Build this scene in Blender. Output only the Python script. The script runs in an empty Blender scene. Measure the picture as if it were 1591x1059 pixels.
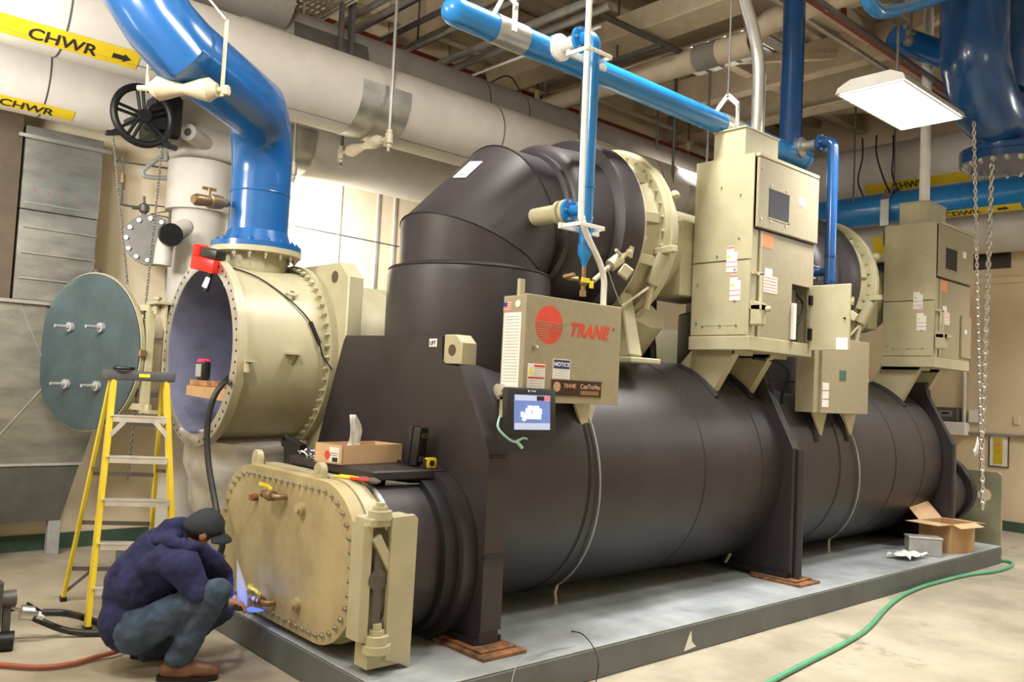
import bpy, bmesh, math, random
from mathutils import Vector as V, Matrix
random.seed(7)
PI = math.pi
sc = bpy.context.scene
COL = sc.collection
# ------------------------------------------------------------------ camera
CAM = V((0.0, -3.355, 1.68))
CR = V((0.74325, -0.66718, 0.04951)); CU = V((-0.07318, -0.00752, 0.99729)); CF = V((0.66499, 0.74486, 0.05442))
FPX = 1308.8
cd = bpy.data.cameras.new('camera'); cam = bpy.data.objects.new('camera', cd); COL.objects.link(cam)
cd.sensor_width = 36.0; cd.lens = FPX / 1591 * 36.0; cd.clip_end = 100; cd.clip_start = 0.05
cam.matrix_world = Matrix(((CR.x, CU.x, -CF.x, CAM.x), (CR.y, CU.y, -CF.y, CAM.y), (CR.z, CU.z, -CF.z, CAM.z), (0, 0, 0, 1)))
sc.camera = cam
# ------------------------------------------------------------------ world and light
w = bpy.data.worlds.new('plant_room_ambient'); sc.world = w; w.use_nodes = True
w.node_tree.nodes['Background'].inputs[0].default_value = (1.0, 0.96, 0.88, 1)
w.node_tree.nodes['Background'].inputs[1].default_value = 0.10
sc.view_settings.view_transform = 'Standard'; sc.view_settings.look = 'None'
sc.view_settings.exposure = 0.30; sc.view_settings.gamma = 1.0; sc.view_settings.use_curve_mapping = False

def area(name, loc, sx, sy, watts, col=(1.0, 0.965, 0.915), target=None):
    l = bpy.data.lights.new(name, 'AREA'); l.shape = 'RECTANGLE'; l.size = sx; l.size_y = sy; l.energy = watts; l.color = col; l.spread = math.radians(130)
    o = bpy.data.objects.new(name, l); COL.objects.link(o); o.location = loc
    if target is not None:
        o.rotation_euler = (V(target) - V(loc)).to_track_quat('-Z', 'Y').to_euler()
    return o
# the room's high-bay rows, plus unseen lamps added to brighten walls and machines
def bulb(loc, watts, r=0.3, col=(1.0, 0.965, 0.915)):
    l = bpy.data.lights.new('unseen_glow', 'POINT'); l.energy = watts; l.shadow_soft_size = r; l.color = col
    o = bpy.data.objects.new('unseen_glow', l); COL.objects.link(o); o.location = loc; return o
bulb((1.2, -0.4, 4.7), 270)
bulb((0.2, 1.2, 4.0), 140)  # added unseen lamp, brightens the left wall and left-facing sides
bulb((-1.6, 2.0, 4.6), 110)
area('high_bay_light', (4.6, -1.9, 4.6), 1.2, 0.6, 50)
bulb((11.6, -3.4, 4.4), 170)  # added unseen lamp, lifts the right wall and the floor there
bulb((7.0, -2.6, 4.4), 12)  # added unseen lamp, weak fill for the far cabinet
area('added_wall_fill', (-0.2, 2.5, 3.2), 0.8, 0.5, 50, target=(2.8, 5.2, 2.7))  # added lamp out of frame, brightens the back wall at left
area('added_wall_fill', (3.62, 4.62, 3.25), 0.35, 0.5, 55, target=(4.75, 5.2, 3.0))  # added lamp hidden behind the blue riser to brighten the wall
area('high_bay_light', (7.0, -0.3, 4.17), 1.15, 0.55, 55)
area('high_bay_light', (4.4, 0.35, 5.9), 1.2, 0.6, 150)
area('high_bay_light', (11.2, -1.6, 4.3), 1.2, 0.6, 100)
area('high_bay_light', (0.2, 3.4, 4.6), 1.2, 0.6, 70)
area('high_bay_light', (9.2, 3.4, 4.6), 1.2, 0.6, 90)

# ------------------------------------------------------------------ helpers
def at(x, y, ax, val):
    d = CF + CR * ((x - 795.5) / FPX) - CU * ((y - 529.5) / FPX)
    return CAM + d * ((val - CAM[ax]) / d[ax])
def ad(x, y, depth):
    return CAM + (CF + CR * ((x - 795.5) / FPX) - CU * ((y - 529.5) / FPX)) * depth

def mat(name, col, rough=0.5, metal=0.0, var=0.08, scale=6.0, bump=0.0, bscale=40.0, col2=None, coat=0.0, spec=0.5, stain=None, vec=(1, 1, 1)):
    m = bpy.data.materials.new(name); m.use_nodes = True; nt = m.node_tree; N = nt.nodes; L = nt.links
    b = N['Principled BSDF']
    b.inputs['Roughness'].default_value = rough; b.inputs['Metallic'].default_value = metal
    b.inputs['Coat Weight'].default_value = coat; b.inputs['Specular IOR Level'].default_value = spec
    tc = N.new('ShaderNodeTexCoord'); mp = N.new('ShaderNodeMapping'); L.new(tc.outputs['Object'], mp.inputs[0]); mp.inputs['Scale'].default_value = vec
    nz = N.new('ShaderNodeTexNoise'); nz.inputs['Scale'].default_value = scale; nz.inputs['Detail'].default_value = 5; nz.inputs['Roughness'].default_value = 0.6
    L.new(mp.outputs[0], nz.inputs['Vector'])
    r = N.new('ShaderNodeValToRGB'); L.new(nz.outputs[0], r.inputs[0])
    c2 = col2 if col2 else tuple(c * (1 - var * 2.2) for c in col); c1 = tuple(min(1, c * (1 + var)) for c in col)
    r.color_ramp.elements[0].position = 0.35; r.color_ramp.elements[0].color = (*c2, 1)
    r.color_ramp.elements[1].position = 0.65; r.color_ramp.elements[1].color = (*c1, 1)
    out = r.outputs[0]
    if stain:
        sc_, thr, scol = stain
        n2 = N.new('ShaderNodeTexNoise'); n2.inputs['Scale'].default_value = sc_; n2.inputs['Detail'].default_value = 8; n2.inputs['Roughness'].default_value = 0.7
        L.new(mp.outputs[0], n2.inputs['Vector'])
        r2 = N.new('ShaderNodeValToRGB'); L.new(n2.outputs[0], r2.inputs[0])
        r2.color_ramp.elements[0].position = thr; r2.color_ramp.elements[0].color = (0, 0, 0, 1)
        r2.color_ramp.elements[1].position = min(1, thr + 0.12); r2.color_ramp.elements[1].color = (1, 1, 1, 1)
        mx = N.new('ShaderNodeMix'); mx.data_type = 'RGBA'; L.new(r2.outputs[0], mx.inputs[0]); L.new(out, mx.inputs[6]); mx.inputs[7].default_value = (*scol, 1)
        out = mx.outputs[2]
    L.new(out, b.inputs['Base Color'])
    if bump:
        n3 = N.new('ShaderNodeTexNoise'); n3.inputs['Scale'].default_value = bscale; n3.inputs['Detail'].default_value = 4
        L.new(tc.outputs['Object'], n3.inputs['Vector'])
        bp = N.new('ShaderNodeBump'); bp.inputs['Strength'].default_value = bump; bp.inputs['Distance'].default_value = 0.01
        L.new(n3.outputs[0], bp.inputs['Height']); L.new(bp.outputs[0], b.inputs['Normal'])
    return m
def glow(name, col, s):
    m = bpy.data.materials.new(name); m.use_nodes = True; b = m.node_tree.nodes['Principled BSDF']
    b.inputs['Base Color'].default_value = (*col, 1); b.inputs['Emission Color'].default_value = (*col, 1); b.inputs['Emission Strength'].default_value = s
    return m

OLIVE = mat('olive_tan_enamel', (0.445, 0.41, 0.265), 0.42, var=0.04, bump=0.05, bscale=25)
OLIVED = mat('worn_olive_cover_paint', (0.42, 0.35, 0.185), 0.6, var=0.10, scale=3, stain=(14, 0.60, (0.36, 0.24, 0.09)))
OLIVEG = mat('shaded_olive_cabinet_paint', (0.325, 0.285, 0.19), 0.42, var=0.03, scale=30)  # olive enamel darkened, the shade of the front faces put into the colour
BLACK = mat('black_foam_insulation', (0.031, 0.026, 0.029), 0.44, var=0.10, scale=2.5, bump=0.12, bscale=14, stain=(7, 0.68, (0.060, 0.052, 0.050)))
BLACKD = mat('black_rubber_edge_strip', (0.012, 0.011, 0.012), 0.6)
BLUE = mat('glossy_blue_pipe_paint', (0.010, 0.105, 0.33), 0.22, var=0.04, coat=0.3, bump=0.03, bscale=8)
BLUEL = mat('lit_blue_pipe_paint', (0.012, 0.19, 0.50), 0.25, var=0.04, coat=0.3)  # the blue pipe paint with bright lighting put into the colour
BLUED = mat('dark_blue_pipe_paint', (0.008, 0.060, 0.19), 0.22, var=0.06, coat=0.3)
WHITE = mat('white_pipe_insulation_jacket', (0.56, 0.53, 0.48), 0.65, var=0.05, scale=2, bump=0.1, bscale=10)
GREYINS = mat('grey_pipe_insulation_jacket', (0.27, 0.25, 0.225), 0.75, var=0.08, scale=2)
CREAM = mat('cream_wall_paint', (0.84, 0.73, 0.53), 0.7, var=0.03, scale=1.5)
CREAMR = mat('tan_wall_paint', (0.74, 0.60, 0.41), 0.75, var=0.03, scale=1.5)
CREAMD = mat('beige_ceiling_paint', (0.62, 0.52, 0.38), 0.8, var=0.05)
DECK = mat('beige_roof_deck_paint', (0.50, 0.42, 0.31), 0.8, var=0.06)
BEIGE = mat('cream_hanger_paint', (0.58, 0.52, 0.37), 0.5)
GALV = mat('galvanised_steel', (0.50, 0.50, 0.47), 0.34, 0.75, var=0.10, scale=4)
GALVD = mat('dull_galvanised_sheet', (0.40, 0.41, 0.37), 0.33, 0.8, var=0.14, scale=2.5, vec=(1, 1, 2.5))
STEEL = mat('bare_bolt_steel', (0.62, 0.61, 0.58), 0.28, 0.9)
DARKM = mat('black_iron', (0.012, 0.012, 0.013), 0.4, 0.3)
DGREY = mat('dark_grey_steel', (0.12, 0.115, 0.105), 0.5, 0.4)
BROWN = mat('brown_column_paint', (0.085, 0.060, 0.035), 0.6, var=0.1)
FLOOR = mat('worn_concrete_floor', (0.42, 0.375, 0.29), 0.46, var=0.10, scale=1.6, col2=(0.29, 0.255, 0.19), stain=(1.9, 0.60, (0.21, 0.18, 0.13)), bump=0.04, bscale=18)
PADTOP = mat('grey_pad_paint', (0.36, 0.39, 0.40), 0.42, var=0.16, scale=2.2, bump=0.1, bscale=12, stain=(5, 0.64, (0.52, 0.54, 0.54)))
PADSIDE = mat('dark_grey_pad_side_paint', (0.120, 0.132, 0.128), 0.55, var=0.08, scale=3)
GREENB = mat('dark_green_baseboard_paint', (0.05, 0.10, 0.07), 0.6)
SLATE = mat('slate_blue_epoxy_lining', (0.048, 0.078, 0.088), 0.5, var=0.12, scale=4, stain=(30, 0.62, (0.12, 0.16, 0.17)))
SLATEP = mat('violet_blue_epoxy_lining', (0.15, 0.16, 0.235), 0.35, var=0.12, scale=4)
YEL = mat('yellow_fibreglass', (0.72, 0.55, 0.03), 0.45, var=0.05)
ALU = mat('ladder_aluminium', (0.72, 0.72, 0.70), 0.35, 0.7)
YLAB = mat('yellow_label', (0.66, 0.48, 0.015), 0.5, var=0.04)
YLEV = mat('yellow_lever_vinyl', (0.85, 0.72, 0.03), 0.45)
INK = mat('black_label_ink', (0.02, 0.017, 0.012), 0.6)
PAPER = mat('white_label_paper', (0.80, 0.79, 0.74), 0.6, var=0.03)
REDP = mat('red_label_ink', (0.66, 0.07, 0.035), 0.5)
PINKL = mat('pink_label_ink', (0.70, 0.25, 0.25), 0.5)
NAVYL = mat('navy_label_ink', (0.02, 0.03, 0.20), 0.5)
ORANGE = mat('orange_sticker', (0.80, 0.28, 0.12), 0.5)
REDT = mat('red_tool_plastic', (0.72, 0.02, 0.012), 0.35)
BLKP = mat('black_tool_plastic', (0.018, 0.018, 0.018), 0.4)
REDPIPE = mat('red_fire_pipe_paint', (0.26, 0.03, 0.02), 0.4)
CARD = mat('brown_cardboard', (0.50, 0.31, 0.15), 0.8, var=0.05)
CARDL = mat('light_cardboard', (0.62, 0.42, 0.24), 0.8, var=0.05)
RUSTY = mat('rusty_shim_steel', (0.26, 0.115, 0.045), 0.8, var=0.3, scale=18, col2=(0.10, 0.055, 0.03))
WOOD = mat('stained_plywood', (0.42, 0.20, 0.07), 0.6, var=0.3, scale=9, col2=(0.16, 0.07, 0.03))
BRASS = mat('bronze_valve_body', (0.30, 0.20, 0.11), 0.4, 0.6, var=0.1)
RUBBER = mat('black_hose_rubber', (0.015, 0.015, 0.017), 0.45)
GREENH = mat('green_hose', (0.09, 0.36, 0.20), 0.4, var=0.06)
REDH = mat('red_brown_hose', (0.36, 0.10, 0.06), 0.5)
HOODIE = mat('navy_sweatshirt_fleece', (0.016, 0.020, 0.085), 0.9, var=0.18, scale=9, bump=0.5, bscale=16)
JEANS = mat('worn_blue_denim', (0.045, 0.075, 0.130), 0.85, var=0.2, scale=7, bump=0.5, bscale=14, stain=(6, 0.60, (0.11, 0.14, 0.17)))
SKIN = mat('skin', (0.50, 0.24, 0.15), 0.5, var=0.05)
BOOT = mat('brown_leather', (0.17, 0.075, 0.04), 0.5, var=0.12)
CAPM = mat('black_cap_cloth', (0.018, 0.024, 0.030), 0.8, var=0.1)
HAIR = mat('short_dark_hair', (0.02, 0.014, 0.01), 0.7)
CLEARP = mat('milky_plastic_sheet', (0.75, 0.75, 0.74), 0.4)
GREYBOX = mat('light_grey_case_plastic', (0.36, 0.37, 0.37), 0.5)
CHROME = mat('polished_chain_steel', (0.7, 0.7, 0.68), 0.25, 0.9)
GLASSD = mat('dark_window_glass', (0.015, 0.015, 0.02), 0.35, spec=0.25)

class MB:
    def __init__(s): s.bm = bmesh.new()
    def _xf(s, vs, m): bmesh.ops.transform(s.bm, matrix=m, verts=vs)
    def box(s, lo, hi, bev=0.0, m=None, seg=1):
        lo = V(lo); hi = V(hi)
        r = bmesh.ops.create_cube(s.bm, size=1.0)['verts']
        c = (lo + hi) / 2; d = hi - lo
        for v in r: v.co = V((v.co.x * d.x, v.co.y * d.y, v.co.z * d.z)) + c
        if bev:
            es = list({e for v in r for e in v.link_edges})
            g = bmesh.ops.bevel(s.bm, geom=es, offset=bev, segments=seg, affect='EDGES', profile=0.5)
            r = list({v for f in g['faces'] for v in f.verts} | {v for v in r if v.is_valid})
        if m is not None: s._xf(r, m)
        return s
    def bar(s, a, b, w, h, up=(0, 0, 1), bev=0.0):
        a = V(a); b = V(b); z = (b - a); L = z.length; z.normalize(); u = V(up)
        if abs(z.dot(u)) > 0.98: u = V((1, 0, 0))
        x = u.cross(z).normalized(); y = z.cross(x)
        m = Matrix(((x.x, y.x, z.x, a.x), (x.y, y.y, z.y, a.y), (x.z, y.z, z.z, a.z), (0, 0, 0, 1)))
        return s.box((-w / 2, -h / 2, 0), (w / 2, h / 2, L), bev, m)
    def frame(s, a, b):
        z = (V(b) - V(a)).normalized(); u = V((0, 0, 1)) if abs(z.z) < 0.95 else V((1, 0, 0))
        x = u.cross(z).normalized(); return x, z.cross(x), z
    def lathe(s, a, b, prof, n=32, caps=True, smooth=True):
        a = V(a); x, y, z = s.frame(a, b); rings = []
        for t, r in prof:
            c = a + z * t
            rings.append([s.bm.verts.new(c + x * (r * math.cos(2 * PI * k / n)) + y * (r * math.sin(2 * PI * k / n))) for k in range(n)])
        for i in range(len(rings) - 1):
            for k in range(n):
                s.bm.faces.new((rings[i][k], rings[i][(k + 1) % n], rings[i + 1][(k + 1) % n], rings[i + 1][k]))
        if caps:
            if prof[0][1] > 1e-6: s.bm.faces.new(rings[0][::-1])
            if prof[-1][1] > 1e-6: s.bm.faces.new(rings[-1])
        return s
    def cyl(s, a, b, r, n=24, r2=None, caps=True):
        return s.lathe(a, b, [(0, r), ((V(b) - V(a)).length, r if r2 is None else r2)], n, caps)
    def ring(s, a, b, ro, ri, n=48):      # annulus with a real hole
        L = (V(b) - V(a)).length
        s.lathe(a, b, [(0, ri), (0, ro), (L, ro), (L, ri), (0, ri)], n, caps=False); return s
    def tube(s, pts, r, n=10, caps=True, rs=None):
        pts = [V(p) for p in pts]; rings = []; prev = None
        for i, p in enumerate(pts):
            if i == 0: d = pts[1] - p
            elif i == len(pts) - 1: d = p - pts[-2]
            else: d = (pts[i + 1] - p).normalized() + (p - pts[i - 1]).normalized()
            d.normalize()
            if prev is None:
                u = V((0, 0, 1)) if abs(d.z) < 0.9 else V((1, 0, 0)); x = u.cross(d).normalized()
            else:
                x = (prev - d * prev.dot(d)).normalized()
            prev = x; y = d.cross(x); rr = rs[i] if rs else r
            if 0 < i < len(pts) - 1:
                c = (pts[i + 1] - p).normalized().dot((p - pts[i - 1]).normalized()); k = 1 / max(0.5, math.sqrt(max(0.01, (1 + c) / 2)))
            else: k = 1
            # widen along the mitre direction
            mdir = None
            if k > 1.001:
                mdir = ((pts[i + 1] - p).normalized() - (p - pts[i - 1]).normalized()); mdir = (mdir - d * mdir.dot(d)).normalized()
            ring = []
            for q in range(n):
                o = x * (rr * math.cos(2 * PI * q / n)) + y * (rr * math.sin(2 * PI * q / n))
                if mdir: o += mdir * (o.dot(mdir) * (k - 1))
                ring.append(s.bm.verts.new(p + o))
            rings.append(ring)
        for i in range(len(rings) - 1):
            for q in range(n): s.bm.faces.new((rings[i][q], rings[i][(q + 1) % n], rings[i + 1][(q + 1) % n], rings[i + 1][q]))
        if caps: s.bm.faces.new(rings[0][::-1]); s.bm.faces.new(rings[-1])
        return s
    def prism(s, poly, ax, lo, hi, bev=0.0):   # poly: 2D points in the other two axes, extruded along ax
        o = [i for i in range(3) if i != ax]
        def mk(p, v):
            c = [0, 0, 0]; c[o[0]] = p[0]; c[o[1]] = p[1]; c[ax] = v; return s.bm.verts.new(c)
        A = [mk(p, lo) for p in poly]; B = [mk(p, hi) for p in poly]; n = len(poly)
        fs = [s.bm.faces.new(A[::-1]), s.bm.faces.new(B)]
        for i in range(n): fs.append(s.bm.faces.new((A[i], A[(i + 1) % n], B[(i + 1) % n], B[i])))
        if bev:
            es = list({e for f in fs[:2] for e in f.edges})
            bmesh.ops.bevel(s.bm, geom=es, offset=bev, segments=1, affect='EDGES')
        return s
    def sph(s, c, r, sc_=(1, 1, 1), u=20, v=12, m=None):
        g = bmesh.ops.create_uvsphere(s.bm, u_segments=u, v_segments=v, radius=r)['verts']
        for q in g: q.co = V((q.co.x * sc_[0], q.co.y * sc_[1], q.co.z * sc_[2]))
        if m is not None: s._xf(g, m)
        for q in g: q.co += V(c)
        return s
    def quad(s, *p):
        s.bm.faces.new([s.bm.verts.new(q) for q in p]); return s
    def torus(s, c, ax, R, r, n=40, k=10, a0=0, a1=2 * PI):
        c = V(c); x, y, z = s.frame((0, 0, 0), ax); pts = []
        full = abs(a1 - a0 - 2 * PI) < 1e-6; rings = []
        for i in range(n if full else n + 1):
            t = a0 + (a1 - a0) * i / n; d = x * math.cos(t) + y * math.sin(t)
            rings.append([s.bm.verts.new(c + d * (R + r * math.cos(2 * PI * j / k)) + z * (r * math.sin(2 * PI * j / k))) for j in range(k)])
        m = len(rings)
        for i in range(m if full else m - 1):
            for j in range(k): s.bm.faces.new((rings[i][j], rings[(i + 1) % m][j], rings[(i + 1) % m][(j + 1) % k], rings[i][(j + 1) % k]))
        return s

def base_of(p): return V((0, 0, 0)) if p is None else V(p['_w'])
def islands(bm):
    seen = set(); out = []
    for v in bm.verts:
        if v in seen: continue
        st = [v]; seen.add(v); comp = []
        while st:
            q = st.pop(); comp.append(q)
            for e in q.link_edges:
                o = e.other_vert(q)
                if o not in seen: seen.add(o); st.append(o)
        out.append(comp)
    return out
def obj(name, mb, m, parent=None, loc=None, label=None, sharp=35):
    bm = mb.bm
    bmesh.ops.recalc_face_normals(bm, faces=bm.faces[:])
    L = V(loc) if loc is not None else V((0, 0, 0))
    if parent is not None: L = base_of(parent)
    elif loc is None and bm.verts:
        n = len(bm.verts); xs = [v.co.x for v in bm.verts]; ys = [v.co.y for v in bm.verts]; zs = [v.co.z for v in bm.verts]
        L = V(((min(xs) + max(xs)) / 2, (min(ys) + max(ys)) / 2, min(zs)))
    bmesh.ops.translate(bm, verts=bm.verts[:], vec=-L)
    me = bpy.data.meshes.new(name); bm.to_mesh(me); bm.free()
    me.materials.append(m)
    me.polygons.foreach_set('use_smooth', [True] * len(me.polygons))
    me.set_sharp_from_angle(angle=math.radians(sharp))
    o = bpy.data.objects.new(name, me); COL.objects.link(o)
    if parent is not None: o.parent = parent
    else: o.location = L
    o['_w'] = tuple(L)
    if label: o['label'] = label
    return o
def tag(o, label, cat, group=None, kind=None):
    o['label'] = label; o['category'] = cat
    if group: o['group'] = group
    if kind: o['kind'] = kind
    return o
def thing(name, loc, label, cat, group=None):
    o = bpy.data.objects.new(name, None); COL.objects.link(o); o.location = loc; o['_w'] = tuple(loc); o.empty_display_size = 0.1
    return tag(o, label, cat, group)
def struct(name, mb, m, parent=None):
    o = obj(name, mb, m, parent)
    if parent is None: o['kind'] = 'structure'
    return o
def copyp(o, parent, shift):     # copy of a part under the same parent, moved
    c = o.copy(); COL.objects.link(c); c.parent = parent; c.location = o.location + V(shift); return c
def dup_tree(root, delta, label=None):
    r = root.copy(); COL.objects.link(r); r.location = root.location + V(delta); r['_w'] = tuple(V(root['_w']) + V(delta))
    if label: r['label'] = label
    for ch in list(root.children):
        c = ch.copy(); COL.objects.link(c); c.parent = r
        for g in list(ch.children):
            d = g.copy(); COL.objects.link(d); d.parent = c
    return r
def bolts(parent, pts, axis, r=0.02, h=0.022, m=None, name='bolt', n=6):
    a = V(axis).normalized(); first = None
    for p in pts:
        p = V(p)
        if first is None:
            mb = MB(); mb.cyl(p - a * 0.002, p + a * h, r, n); mb.cyl(p + a * h, p + a * (h * 1.6), r * 0.5, 8)
            first = obj(name, mb, m or STEEL, parent); p0 = p
        else: copyp(first, parent, p - p0)
def circ(c, ax, r, n, a0=0.0):
    c = V(c); x, y, z = MB.frame(None, (0, 0, 0), ax)
    return [c + x * (r * math.cos(a0 + 2 * PI * k / n)) + y * (r * math.sin(a0 + 2 * PI * k / n)) for k in range(n)]
def arc(c, u, v, r, a0, a1, n=8):
    c = V(c); u = V(u); v = V(v); return [c + u * (r * math.cos(a0 + (a1 - a0) * k / n)) + v * (r * math.sin(a0 + (a1 - a0) * k / n)) for k in range(n + 1)]
def text(s, size, o, xd, yd, m, parent, name='lettering', depth=0.001, bold=0.0, shear=0.0, align='LEFT', xs=1.0, spacing=1.0):
    c = bpy.data.curves.new(name, 'FONT'); c.body = s; c.size = size; c.extrude = depth; c.offset = bold; c.shear = shear; c.align_x = align; c.space_character = spacing
    t = bpy.data.objects.new(name, c); COL.objects.link(t)
    dg = bpy.context.evaluated_depsgraph_get(); me = bpy.data.meshes.new_from_object(t.evaluated_get(dg)); bpy.data.objects.remove(t)
    x = V(xd).normalized(); y = V(yd).normalized(); z = x.cross(y); P = V(o) - base_of(parent)
    for v in me.vertices: v.co = P + x * (v.co.x * xs) + y * v.co.y + z * v.co.z
    me.materials.clear(); me.materials.append(m)
    q = bpy.data.objects.new(name, me); COL.objects.link(q)
    if parent is not None: q.parent = parent
    q['_w'] = tuple(base_of(parent)); return q
def wraptext(s, size, m, parent, R, axis_y, axis_z, x0, phi, along=(1, 0, 0), name='lettering', bold=0.0, xs=1.0):
    """lettering wrapped on a pipe that runs along X (along>0) or along -Y; phi is the angle of the text centreline"""
    c = bpy.data.curves.new(name, 'FONT'); c.body = s; c.size = size; c.extrude = 0.0; c.offset = bold
    t = bpy.data.objects.new(name, c); COL.objects.link(t)
    dg = bpy.context.evaluated_depsgraph_get(); me = bpy.data.meshes.new_from_object(t.evaluated_get(dg)); bpy.data.objects.remove(t)
    B = base_of(parent)
    bt = bmesh.new(); bt.from_mesh(me); bmesh.ops.triangulate(bt, faces=bt.faces[:])
    for _ in range(5):
        le = [e for e in bt.edges if e.calc_length() > size * .16]
        if not le: break
        bmesh.ops.subdivide_edges(bt, edges=le, cuts=1); bmesh.ops.triangulate(bt, faces=[f for f in bt.faces if len(f.verts) > 3])
    bt.to_mesh(me); bt.free()
    for v in me.vertices:
        a = phi + (v.co.y - size * 0.35) / R
        if along[0]: p = V((x0 + v.co.x * xs, axis_y - R * math.cos(a), axis_z + R * math.sin(a)))
        else: p = V((axis_y - R * math.cos(a), x0 - v.co.x * xs, axis_z + R * math.sin(a)))
        v.co = p - B
    me.materials.clear(); me.materials.append(m)
    q = bpy.data.objects.new(name, me); COL.objects.link(q); q.parent = parent; q['_w'] = tuple(B); return q
def band(parent, m, R, ay, az, x0, x1, phi, wdt, along=(1, 0, 0), name='label_band'):
    mb = MB(); n = 6; rows = []
    for i in range(n + 1):
        a = phi + (i / n - 0.5) * wdt / R
        r = []
        for xx in (x0, x1):
            for RR in (R, R + 0.003):
                r.append(mb.bm.verts.new((xx, ay - RR * math.cos(a), az + RR * math.sin(a)) if along[0] else (ay - RR * math.cos(a), xx, az + RR * math.sin(a))))
        rows.append(r)
    for i in range(n):
        a, b = rows[i], rows[i + 1]
        mb.bm.faces.new((a[1], a[3], b[3], b[1])); mb.bm.faces.new((a[0], a[1], b[1], b[0])); mb.bm.faces.new((a[2], a[3], b[3], b[2]))
    return obj(name, mb, m, parent)
def smoothpath(pts, sub=6):
    pts = [V(p) for p in pts]; out = []
    for i in range(len(pts) - 1):
        p0 = pts[max(0, i - 1)]; p1 = pts[i]; p2 = pts[i + 1]; p3 = pts[min(len(pts) - 1, i + 2)]
        for k in range(sub):
            t = k / sub
            out.append(0.5 * ((2 * p1) + (p2 - p0) * t + (2 * p0 - 5 * p1 + 4 * p2 - p3) * t * t + (3 * p1 - p0 - 3 * p2 + p3) * t ** 3))
    out.append(pts[-1]); return out
# ================================================================== SETTING
WY = 5.2; WX = 13.3; ZC = 6.5
struct('floor', MB().box((-3.2, -6.2, -0.15), (WX + .2, WY + .2, 0)), FLOOR)
struct('wall_back', MB().box((-3.2, WY, 0), (WX + .2, WY + .2, ZC)), CREAM)
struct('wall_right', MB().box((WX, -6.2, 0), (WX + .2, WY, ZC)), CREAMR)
struct('wall_left', MB().box((-3.2, -6.2, 0), (-3.0, WY, ZC)), CREAM)
struct('wall_front', MB().box((-3.0, -6.2, 0), (WX, -6.0, ZC)), CREAM)
mb = MB().box((-3.0, -6.0, ZC - .02), (WX, WY, ZC + .12))
y = -5.9
while y < WY - .15:
    mb.prism([(y, ZC - .02), (y + .05, ZC - .12), (y + .16, ZC - .12), (y + .21, ZC - .02)], 0, -3.0, WX); y += .36
struct('ceiling', mb, DECK)
struct('baseboard_back', MB().box((-3.0, WY - .025, 0), (WX, WY, .14)), GREENB)
struct('baseboard_right', MB().box((WX - .025, -6.0, 0), (WX, WY - .03, .14)), GREENB)
# joints of the back wall's tall panels
for x in (4.30, 4.86, 5.38, 5.62, 6.3):
    struct('trim_1', MB().box((x, WY - .012, .15), (x + .03, WY, ZC - .15)), PAPER if x < 5 else ALU)
struct('trim_2', MB().box((WX - .05, -6, 3.52), (WX, WY - .1, 3.62), .01), CREAMR)
# ceiling beams
def ibeam(x, z0, z1, w, y0=-5.95, y1=WY - .02, m=CREAMD):
    h = w / 2
    return struct('ceiling', MB().box((x - h, y0, z0), (x + h, y1, z0 + .025)).box((x - .012, y0, z0 + .025), (x + .012, y1, z1)), m)
for x in (2.7, 5.4, 8.0, 10.8): ibeam(x, 5.75, 6.37, .30)
struct('ceiling', MB().box((9.95, -5.95, 5.95), (10.15, WY, 6.37)), CREAMD)
for y in (-3.9, -2.2, -1.0, 1.4, 3.1, 4.4):
    struct('ceiling', MB().box((-3, y - .07, 6.12), (WX, y + .07, 6.14)).box((-3, y - .01, 6.14), (WX, y + .01, 6.37)), CREAMD)
for x in (3.9, 6.6, 9.2, 11.8):
    struct('ceiling', MB().bar((x, -.3, 6.1), (x + 1.1, 1.4, 6.1), .08, .08).bar((x, 3.0, 6.1), (x + 1.1, 1.4, 6.1), .08, .08), CREAMD)

# concrete pad
PX0, PX1, PY1, PZ = 2.36, 10.42, 4.15, .19
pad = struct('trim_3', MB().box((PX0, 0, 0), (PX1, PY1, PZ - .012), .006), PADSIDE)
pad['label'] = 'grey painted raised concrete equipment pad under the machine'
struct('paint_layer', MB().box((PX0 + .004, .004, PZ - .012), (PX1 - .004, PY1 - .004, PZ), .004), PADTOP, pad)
struct('paint_chip', MB().prism([(4.63, .02), (4.76, .03), (4.71, .07), (4.70, .14), (4.67, .10)], 1, -.002, .003), PAPER, pad)

# ================================================================== EVAPORATOR VESSEL
EY, EZ, ER = 1.27, 1.09, .87
X1, X2, X3 = 3.19, 6.50, 9.85
ev = thing('evaporator_vessel', (6.5, EY, PZ), 'long black foam-insulated cylindrical vessel lying along the grey concrete pad', 'tank')
mb = MB().lathe((X1, EY, EZ), (X3, EY, EZ), [(0, ER), (X3 - X1, ER)], 96)
obj('shell', mb, BLACK, ev)
for x in (4.08, 5.36, 6.15, 7.45, 8.62, 9.3): obj('foam_seam', MB().lathe((x, EY, EZ), (x + 1, EY, EZ), [(0, ER + .001), (.004, ER + .004), (.010, ER + .004), (.014, ER + .001)], 96, caps=False), BLACKD, ev)
for x, a in ((4.08, 0), (7.45, 0)): obj('foam_welt', MB().lathe((x + .016, EY, EZ), (x + 1, EY, EZ), [(0, ER + .001), (.003, ER + .006), (.05, ER + .006), (.054, ER + .001)], 96, caps=False), BLACK, ev)
def sheet(x, t=.10):
    prof = [(.29, .20), (.29, 1.29), (.60, 1.80), (.60, 1.96), (1.95, 1.96), (1.95, 1.80), (2.25, 1.29), (2.25, .20)]
    return MB().prism(prof, 0, x - t / 2, x + t / 2, bev=.018)
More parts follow.
